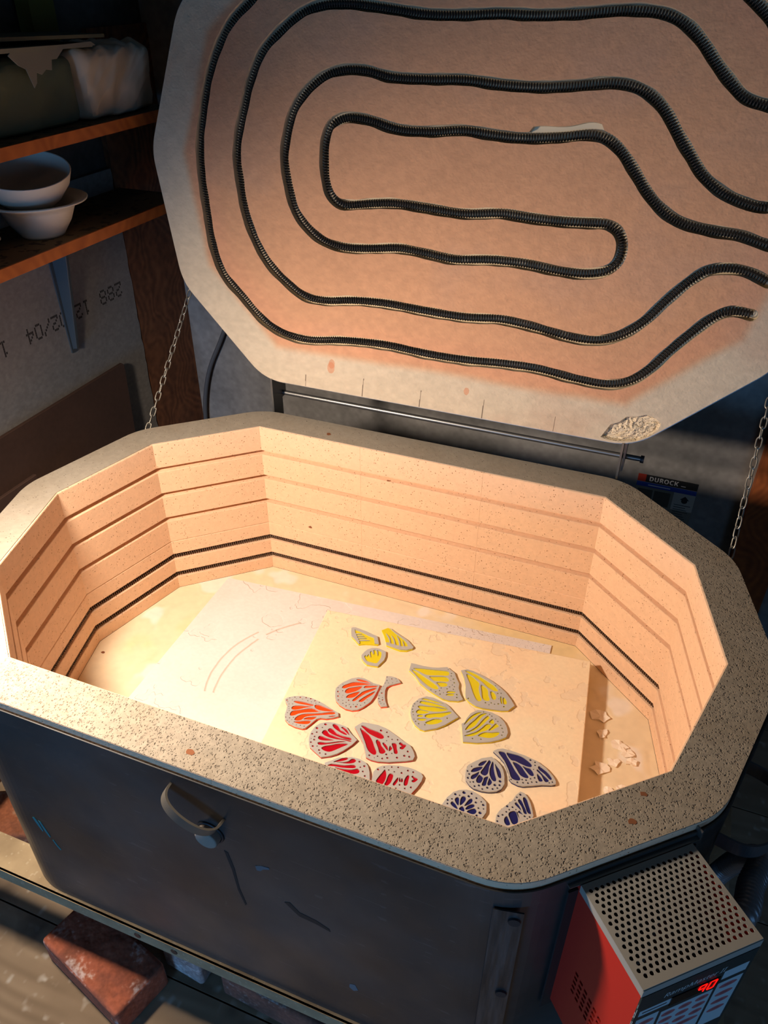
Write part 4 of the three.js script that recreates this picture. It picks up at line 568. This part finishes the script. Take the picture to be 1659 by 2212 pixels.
// ------------------------------------------------------------------ boards on the walls
{
  const cv = document.createElement('canvas'); cv.width = 2048; cv.height = 1536; const x = cv.getContext('2d'), img = x.createImageData(2048, 1536);
  for (let j = 0; j < 1536; j++) for (let i = 0; i < 2048; i++) { const u = i / 2048, v = j / 1536, n = fbm(u, v, 5, 4), s = fbm(u, v, 180, 2), b = 150 + (n - 0.5) * 34 + (s - 0.5) * 22, k = (j * 2048 + i) * 4; img.data[k] = b; img.data[k + 1] = b * 0.97; img.data[k + 2] = b * 0.93; img.data[k + 3] = 255; }
  x.putImageData(img, 0, 0);
  const Z0 = 0.70, Z1 = -0.605, Y0 = 0.0, Y1 = K(0.36), px = z => (Z0 - z) / (Z0 - Z1) * 2048, py = y => (Y1 - y) / (Y1 - Y0) * 1536, s = 2048 / (Z0 - Z1), sy = 1536 / (Y1 - Y0);
  const dots = { '1': ['00100', '01100', '00100', '00100', '00100', '00100', '01110'], '2': ['01110', '10001', '00001', '00110', '01000', '10000', '11111'], '0': ['01110', '10001', '10001', '10001', '10001', '10001', '01110'], '4': ['00010', '00110', '01010', '10010', '11111', '00010', '00010'], '8': ['01110', '10001', '10001', '01110', '10001', '10001', '01110'], '/': ['00001', '00001', '00010', '00100', '01000', '10000', '10000'] };
  x.fillStyle = '#332e2a';
  const word = (t, zc, yc, cw, h) => { // dot printed upside down
    const n = t.length; [...t].forEach((ch, k) => { const d = dots[ch]; for (let r = 0; r < 7; r++) for (let c = 0; c < 5; c++) if (d[r][c] === '1') { const lx = (k - n / 2) * cw + (c + 0.5) / 6 * cw, ly = (r - 3) / 7 * h; const X = px(zc) - lx * s, Y = py(yc) - ly * sy; x.fillRect(X - 2.6, Y - 3.2, 5.2, 6.4); } });
  };
  word('288', -0.530, K(0.121), 0.026, 0.031); word('12/02/04', -0.366, K(0.118), 0.0235, 0.031); word('1', -0.215, K(0.118), 0.026, 0.031);
  const t = new THREE.CanvasTexture(cv); t.colorSpace = THREE.SRGBColorSpace;
  // a sheet with ragged right edge
  const pts = [V2(-Z0, Y0)], n = 60; pts.push(V2(-Z1 - 0.028 * 0, Y0)); for (let i = 1; i < n; i++) pts.push(V2(-Z1 + 0.0 + (rnd() - 0.5) * 0.004 + 0.0, lerp(Y0, Y1, i / n))); pts.push(V2(-Z1, Y1), V2(-Z0, Y1));
  const g = new THREE.ExtrudeGeometry(new THREE.Shape(pts), { depth: 0.0125, bevelEnabled: false }), p = g.attributes.position, uv = g.attributes.uv; for (let i = 0; i < p.count; i++) uv.setXY(i, (p.getX(i) + Z0) / (Z0 - Z1), (p.getY(i) - Y0) / (Y1 - Y0));
  g.rotateY(Math.PI / 2);
  single('cement_board', g, M({ map: t, roughness: 0.95, bumpMap: concreteB, bumpScale: 0.0006 }), 'grey cement board on the left wall printed with an upside down date code', 'wall board', [XL + 0.0003, 0, 0]);
}
single('plywood_strip', boxUV(bx(0.012, 1.25, 0.19, XL + 0.006, 0.625, -0.7045)), matPly, 'dark stained plywood strip with strong grain in the corner behind the lid', 'plywood');
{ // hardboard panels leaning against the left wall
  const hb = M({ map: tex(256, 256, (u, v) => { const n = fbm(u, v, 6, 4), s = fbm(u, v, 90, 1), b = 1 + (n - 0.5) * 0.18 + (s - 0.5) * 0.08; return [86 * b, 62 * b, 50 * b]; }, { rep: 2 }), roughness: 0.75 });
  const mk = (pts, th) => { const g = new THREE.ExtrudeGeometry(new THREE.Shape(pts.map(p => V2(...p))), { depth: th, bevelEnabled: true, bevelSize: 0.001, bevelThickness: 0.001, bevelSegments: 1 }); g.rotateY(Math.PI / 2); return boxUV(g); };
  const a = single('hardboard_panel', mk([[0.47, 0.0], [0.49, K(-0.2)], [0.505, K(-0.032)], [0.5, K(-0.026)], [-0.40, K(-0.02)], [-0.40, 0.0]], 0.006), hb, 'dark brown hardboard panel leaning on the cement board', 'panel', [XL + 0.048, 0, 0]); a.rotation.z = 0.035;
  const b = single('hardboard_panel', mk([[0.158, 0], [0.158, K(-0.11)], [-0.40, K(-0.10)], [-0.40, 0]], 0.006), hb, 'lower brown panel leaning in front of the taller one at the left edge', 'panel', [XL + 0.088, 0, 0]); b.rotation.z = 0.05;
}
{ // grey cable hanging by the back wall
  single('cable', tube([V3(-0.60, K(0.16), -0.785), V3(-0.645, K(0.03), -0.784), V3(-0.69, K(-0.065), -0.784), V3(-0.734, K(-0.15), -0.783), V3(-0.757, K(-0.22), -0.783), V3(-0.77, K(-0.30), -0.783), V3(-0.772, K(-0.45), -0.783), V3(-0.76, 0.007, -0.78)], 0.0055, 80, 8), M({ color: 0x5f6164, roughness: 0.6 }), 'grey electric cable hanging down the back wall beside the plywood', 'cable');
}
{ // maker's label on the back wall board
  const cv = document.createElement('canvas'); cv.width = 512; cv.height = 600; const x = cv.getContext('2d'); x.fillStyle = '#8f8a7c'; x.fillRect(0, 0, 512, 600);
  x.fillStyle = '#16181c'; x.fillRect(0, 0, 512, 74); x.fillStyle = '#a8321f'; x.fillRect(0, 0, 70, 74); x.fillStyle = '#d8d8d6'; x.font = 'bold 62px sans-serif'; x.fillText('DUROCK', 96, 60); x.fillRect(372, 50, 40, 6);
  x.fillStyle = '#2b4fae'; x.fillRect(0, 78, 512, 46); x.fillStyle = '#dfe6ee'; x.fillRect(100, 98, 190, 10);
  x.fillStyle = '#c9c6ba'; x.fillRect(330, 126, 182, 180); x.fillStyle = '#2a2d30'; x.beginPath(); x.moveTo(430, 150); x.lineTo(470, 190); x.lineTo(390, 190); x.closePath(); x.fill(); x.beginPath(); x.arc(430, 200, 26, 0, 7); x.fill(); for (let k = 0; k < 10; k++) x.fillRect(350, 245 + k * 24, 140 - (k * 37 % 50), 6);
  x.fillStyle = '#5a5348'; x.fillRect(20, 150, 130, 150); x.fillRect(165, 150, 140, 150); x.fillRect(20, 330, 290, 110);
  const t = new THREE.CanvasTexture(cv); t.colorSpace = THREE.SRGBColorSpace;
  const g = new THREE.BoxGeometry(0.128, 0.15, 0.0008); single('printed_label', g, M({ map: t, roughness: 0.6 }), 'printed board label with black and blue stripes low on the back wall', 'label', [0.42, K(-0.301), ZB + 0.0005]);
}
single('wooden_stud', boxUV(bx(0.09, TOP - 0.002, 0.038, 0.632, TOP / 2, ZB + 0.019)), M({ map: plyTex([190, 104, 50], [128, 66, 30], 2), roughness: 0.75 }), 'orange stained upright wooden stud on the back wall at the right edge', 'stud');

// ------------------------------------------------------------------ wooden shelves at the left
const matShelf = M({ map: plyTex([196, 112, 50], [150, 78, 32], 1.7), roughness: 0.6 });
const matShelfTop = M({ map: tex(512, 512, (u, v) => { const n = fbm(u, v, 5, 5), s = fbm(u, v, 50, 2); let c = mix3([112, 92, 64], [74, 58, 40], clamp((n - 0.35) * 1.8)); if (s > 0.7) c = mix3(c, [40, 32, 24], 0.6); return c; }, { rep: 1.6 }), roughness: 0.95 });
function shelfBoard(y, label, x1) {
  const t = thing('shelf_board', label, 'shelf', [0, 0, 0]), z0 = -0.62, z1 = 0.9, X0 = XL + 0.0128;
  mesh('board', boxUV(bx(x1 - X0 - 0.004, 0.0185, z1 - z0, (x1 - 0.004 + X0) / 2, y - 0.00925, (z0 + z1) / 2)), matShelfTop, t);
  mesh('edge_band', boxUV(bx(0.004, 0.0189, z1 - z0, x1 - 0.002, y - 0.0094, (z0 + z1) / 2)), matShelf, t).userData.label = 'orange varnished front edge';
  return t;
}
const S2 = K(0.3195), S1 = K(0.482);
shelfBoard(S2, 'lower wooden wall shelf with orange front edge holding white bowls', -0.62);
shelfBoard(S1, 'upper wooden wall shelf with orange front edge holding the paper parcel', -0.62);
{ // pressed metal bracket under the lower shelf
  const b = thing('shelf_bracket', 'grey pressed metal bracket under the lower shelf', 'bracket', [0, 0, 0]), X = XL + 0.0127, yB = K(0.045), yT = S2 - 0.0187, mm = M({ color: 0x5b6468, roughness: 0.5, metalness: 0.4 });
  const zc = -0.388;
  const leg = new THREE.Shape([V2(-0.008, yB), V2(0.008, yB), V2(0.014, yT), V2(-0.014, yT)]), lg = new THREE.ExtrudeGeometry(leg, { depth: 0.003, bevelEnabled: false }); lg.rotateY(Math.PI / 2); lg.translate(X, 0, zc); mesh('wall_leg', lg, mm, b);
  mesh('shelf_leg', bx(0.135, 0.003, 0.022, X + 0.0675, yT - 0.0016, zc), mm, b);
  const gs = new THREE.Shape([V2(X + 0.003, yB + 0.008), V2(X + 0.012, yB + 0.010), V2(X + 0.045, yT - 0.003), V2(X + 0.003, yT - 0.003)]), gg = new THREE.ExtrudeGeometry(gs, { depth: 0.006, bevelEnabled: true, bevelSize: 0.001, bevelThickness: 0.001, bevelSegments: 1 }); gg.translate(0, 0, zc - 0.003); mesh('gusset', gg, mm, b);
}
{ // bowls
  const cer = M({ color: 0xd4cdbf, roughness: 0.55 });
  const lathe = (pr) => new THREE.LatheGeometry(pr.map(p => V2(p[0], p[1])), 56);
  const foot = [[0, 0], [0.036, 0], [0.038, 0.004]];
  const low = lathe([...foot, [0.052, 0.024], [0.060, 0.042], [0.064, 0.050], [0.084, 0.0565], [0.0855, 0.059], [0.083, 0.0605], [0.064, 0.0545], [0.055, 0.044], [0.042, 0.018], [0.028, 0.010], [0, 0.009]]);
  single('bowl', low, cer, 'white flared rim bowl under another bowl on the lower shelf', 'bowl', [-0.692, S2 + 0.0002, -0.285], 'white bowls on the lower shelf');
  const up = lathe([[0, 0], [0.026, 0.0], [0.032, 0.006], [0.054, 0.026], [0.069, 0.048], [0.0745, 0.068], [0.0735, 0.0695], [0.0715, 0.068], [0.066, 0.050], [0.050, 0.029], [0.028, 0.010], [0, 0.006]]);
  const u = single('bowl', up, cer, 'deep rimless white bowl tilted inside the flared bowl', 'bowl', [-0.703, S2 + 0.041, -0.285], 'white bowls on the lower shelf'); u.rotation.set(0.17, 0, -0.17);
  const sm = lathe([[0, 0], [0.022, 0], [0.034, 0.016], [0.044, 0.028], [0.052, 0.0315], [0.0515, 0.0335], [0.043, 0.0305], [0.031, 0.018], [0.018, 0.006], [0, 0.005]]);
  single('bowl', sm, cer, 'small white bowl cut by the left photo edge, lower one', 'bowl', [-0.690, S2 + 0.0002, -0.118], 'white bowls on the lower shelf');
  single('bowl', sm, cer, 'small white bowl cut by the left photo edge, upper one', 'bowl', [-0.690, S2 + 0.0145, -0.118], 'white bowls on the lower shelf');
}
function lumpy(w, h, d, amp, f, seg = 14) {
  const g = new THREE.BoxGeometry(w, h, d, seg, seg, seg * 2), p = g.attributes.position; const k = Math.min(w, h, d) * 0.16;
  for (let i = 0; i < p.count; i++) {
    let x = p.getX(i), y = p.getY(i), z = p.getZ(i); const q = (v, m) => Math.sign(v) * Math.min(Math.abs(v), m / 2); // round the corners a little
    const ex = Math.max(0, Math.abs(x) - w / 2 + k), ey = Math.max(0, Math.abs(y) - h / 2 + k), ez = Math.max(0, Math.abs(z) - d / 2 + k), l = Math.hypot(ex, ey, ez); if (l > k) { const s = k / l; x = Math.sign(x) * (Math.abs(x) - ex + ex * s); y = Math.sign(y) * (Math.abs(y) - ey + ey * s); z = Math.sign(z) * (Math.abs(z) - ez + ez * s); }
    const n = (fbm((x * 1.3 + y * 0.7 + 3) % 1, (z * 1.1 + y * 0.9 + 3) % 1, f, 3) - 0.5) * amp, n2 = (Math.abs(fbm((z + y + 5) % 1, (x - y * 0.6 + 5) % 1, f * 2, 2) - 0.5)) * amp;
    p.setXYZ(i, x + n, Math.max(-h / 2, y + (y > -h * 0.4 ? n2 : 0)), z + n * 0.6);
  }
  g.computeVertexNormals(); return boxUV(g);
}
{
  const paper = M({ map: tex(512, 512, (u, v) => { const n = fbm(u, v, 4, 4), b = v > 0 && fbm(u + 0.3, v, 3, 2) > 0.56 ? 1 : 0; let c = mix3([206, 192, 168], [180, 160, 126], clamp((n - 0.4) * 2)); return b ? mix3(c, [186, 156, 104], 0.6) : c; }, { rep: 3 }), roughness: 0.7 });
  const pg = lumpy(0.135, 0.105, 0.185, 0.022, 18, 22); single('paper_parcel', pg, paper, 'crumpled pale paper parcel at the end of the upper shelf', 'parcel', [-0.706, S1 + 0.053, -0.50]);
  const bl = M({ map: tex(512, 512, (u, v) => { const n = fbm(u, v, 4, 4); return mix3([96, 104, 82], [62, 78, 70], clamp((n - 0.35) * 2)); }, { rep: 3 }), roughness: 0.8 });
  single('cloth_bundle', lumpy(0.12, 0.095, 0.27, 0.02, 10), bl, 'dull green grey cloth bundle beside the paper parcel on the upper shelf', 'bundle', [-0.712, S1 + 0.048, -0.265]);
  const bd = M({ color: 0x8b8a78, roughness: 0.7 });
  const s1 = single('flat_sheet', boxUV(bx(0.13, 0.006, 0.34)), bd, 'long pale flat sheet lying on top of the cloth bundle', 'sheet', [-0.70, S1 + 0.118, -0.27]); s1.rotation.set(-0.03, 0.05, 0);
  const s2 = single('flat_sheet', boxUV(bx(0.12, 0.005, 0.36)), M({ color: 0x5c5a44, roughness: 0.8 }), 'dark flat sheet topmost on the pile on the upper shelf', 'sheet', [-0.705, S1 + 0.131, -0.29]); s2.rotation.set(-0.035, -0.06, 0);
  // torn paper hanging over the edge of the bundle
  const tp = [[0.10, 0], [0.02, 0.0], [0.0, -0.012], [-0.012, -0.012], [-0.018, -0.026], [-0.03, -0.024], [-0.042, -0.03], [-0.052, -0.026], [-0.058, -0.04], [-0.066, -0.046], [-0.072, -0.02], [-0.085, -0.014], [-0.1, 0.0], [-0.09, 0.006], [0.09, 0.006]].map(p => V2(...p)), tg = new THREE.ExtrudeGeometry(new THREE.Shape(tp), { depth: 0.0012, bevelEnabled: false }); tg.rotateY(Math.PI / 2);
  const q = single('torn_paper', boxUV(tg), M({ color: 0x8f8b7c, roughness: 0.9 }), 'torn pale paper edge hanging over the front of the cloth bundle', 'paper', [-0.640, S1 + 0.112, -0.345]); q.rotation.z = 0.12;
}
struct('trim_1', boxUV(bx(0.03, 0.6, 0.06, XL + 0.0285, S1 + 0.31, -0.47)), M({ color: 0x6d6a2c, roughness: 0.8 }));
// ------------------------------------------------------------------ the hooded work lamp that lights the kiln
{
  const t = thing('work_lamp', 'hooded clamp lamp on an arm at the left, shining down into the kiln', 'lamp'), ax = LAMP_AIM.clone().sub(LAMP).normalize(), q = new THREE.Quaternion().setFromUnitVectors(V3(0, -1, 0), ax);
  const hood = new THREE.LatheGeometry([[0.02, 0.115], [0.03, 0.11], [0.045, 0.095], [0.07, 0.06], [0.085, 0.02], [0.088, 0.0], [0.0865, 0.0], [0.0835, 0.02], [0.0685, 0.0595], [0.044, 0.0935], [0.029, 0.108], [0.02, 0.113]].map(p => V2(...p)), 40);
  const put = (m) => { m.position.copy(LAMP); m.quaternion.copy(q); return m; };
  put(mesh('reflector', hood, M({ color: 0xb8b8b4, metalness: 0.8, roughness: 0.35 }), t));
  const bulb = new THREE.LatheGeometry([[0, 0.012], [0.018, 0.017], [0.028, 0.036], [0.026, 0.054], [0.014, 0.078], [0.012, 0.1], [0, 0.1]].map(p => V2(...p)), 24);
  put(mesh('bulb', bulb, M({ color: 0xfff2dd, emissive: 0xffc88a, emissiveIntensity: 3 }), t));
  const sock = new THREE.CylinderGeometry(0.02, 0.02, 0.07, 20); sock.translate(0, 0.145, 0); put(mesh('socket', sock, M({ color: 0x1e1e1e, roughness: 0.6 }), t));
  const top = V3(0, 0.18, 0).applyQuaternion(q).add(LAMP), wallP = V3(XL + 0.006, LAMP.y + 0.42, LAMP.z + 0.08);
  mesh('arm', tube([top, top.clone().addScaledVector(ax, -0.05), V3(-0.66, LAMP.y + 0.34, LAMP.z + 0.08), wallP], 0.008, 40, 8), M({ color: 0x2a2a2a, roughness: 0.5, metalness: 0.5 }), t);
  mesh('wall_plate', bx(0.012, 0.09, 0.06, XL + 0.006, wallP.y, wallP.z), matDarkSteel, t);
}
{  // out of view fixture, added to go with the weak fill light
  const t = thing('added_fill_bulb', 'added bare bulb for faint fill light, in a white holder under the ceiling', 'bulb', [FILL_BULB.x, 0, FILL_BULB.z]);
  const g = new THREE.LatheGeometry([[0, -0.035], [0.018, -0.03], [0.03, -0.01], [0.027, 0.012], [0.015, 0.04], [0.013, 0.06], [0, 0.06]].map(p => V2(...p)), 20); g.translate(0, FILL_BULB.y, 0); mesh('bulb', g, M({ color: 0xfff2dd, emissive: 0xffcf98, emissiveIntensity: 1.2 }), t);
  const h = new THREE.CylinderGeometry(0.02, 0.045, TOP - FILL_BULB.y - 0.06, 18); h.translate(0, (TOP + FILL_BULB.y + 0.06) / 2, 0); mesh('holder', h, M({ color: 0xd8d4c8 }), t);
}
renderer.render(scene, camera);
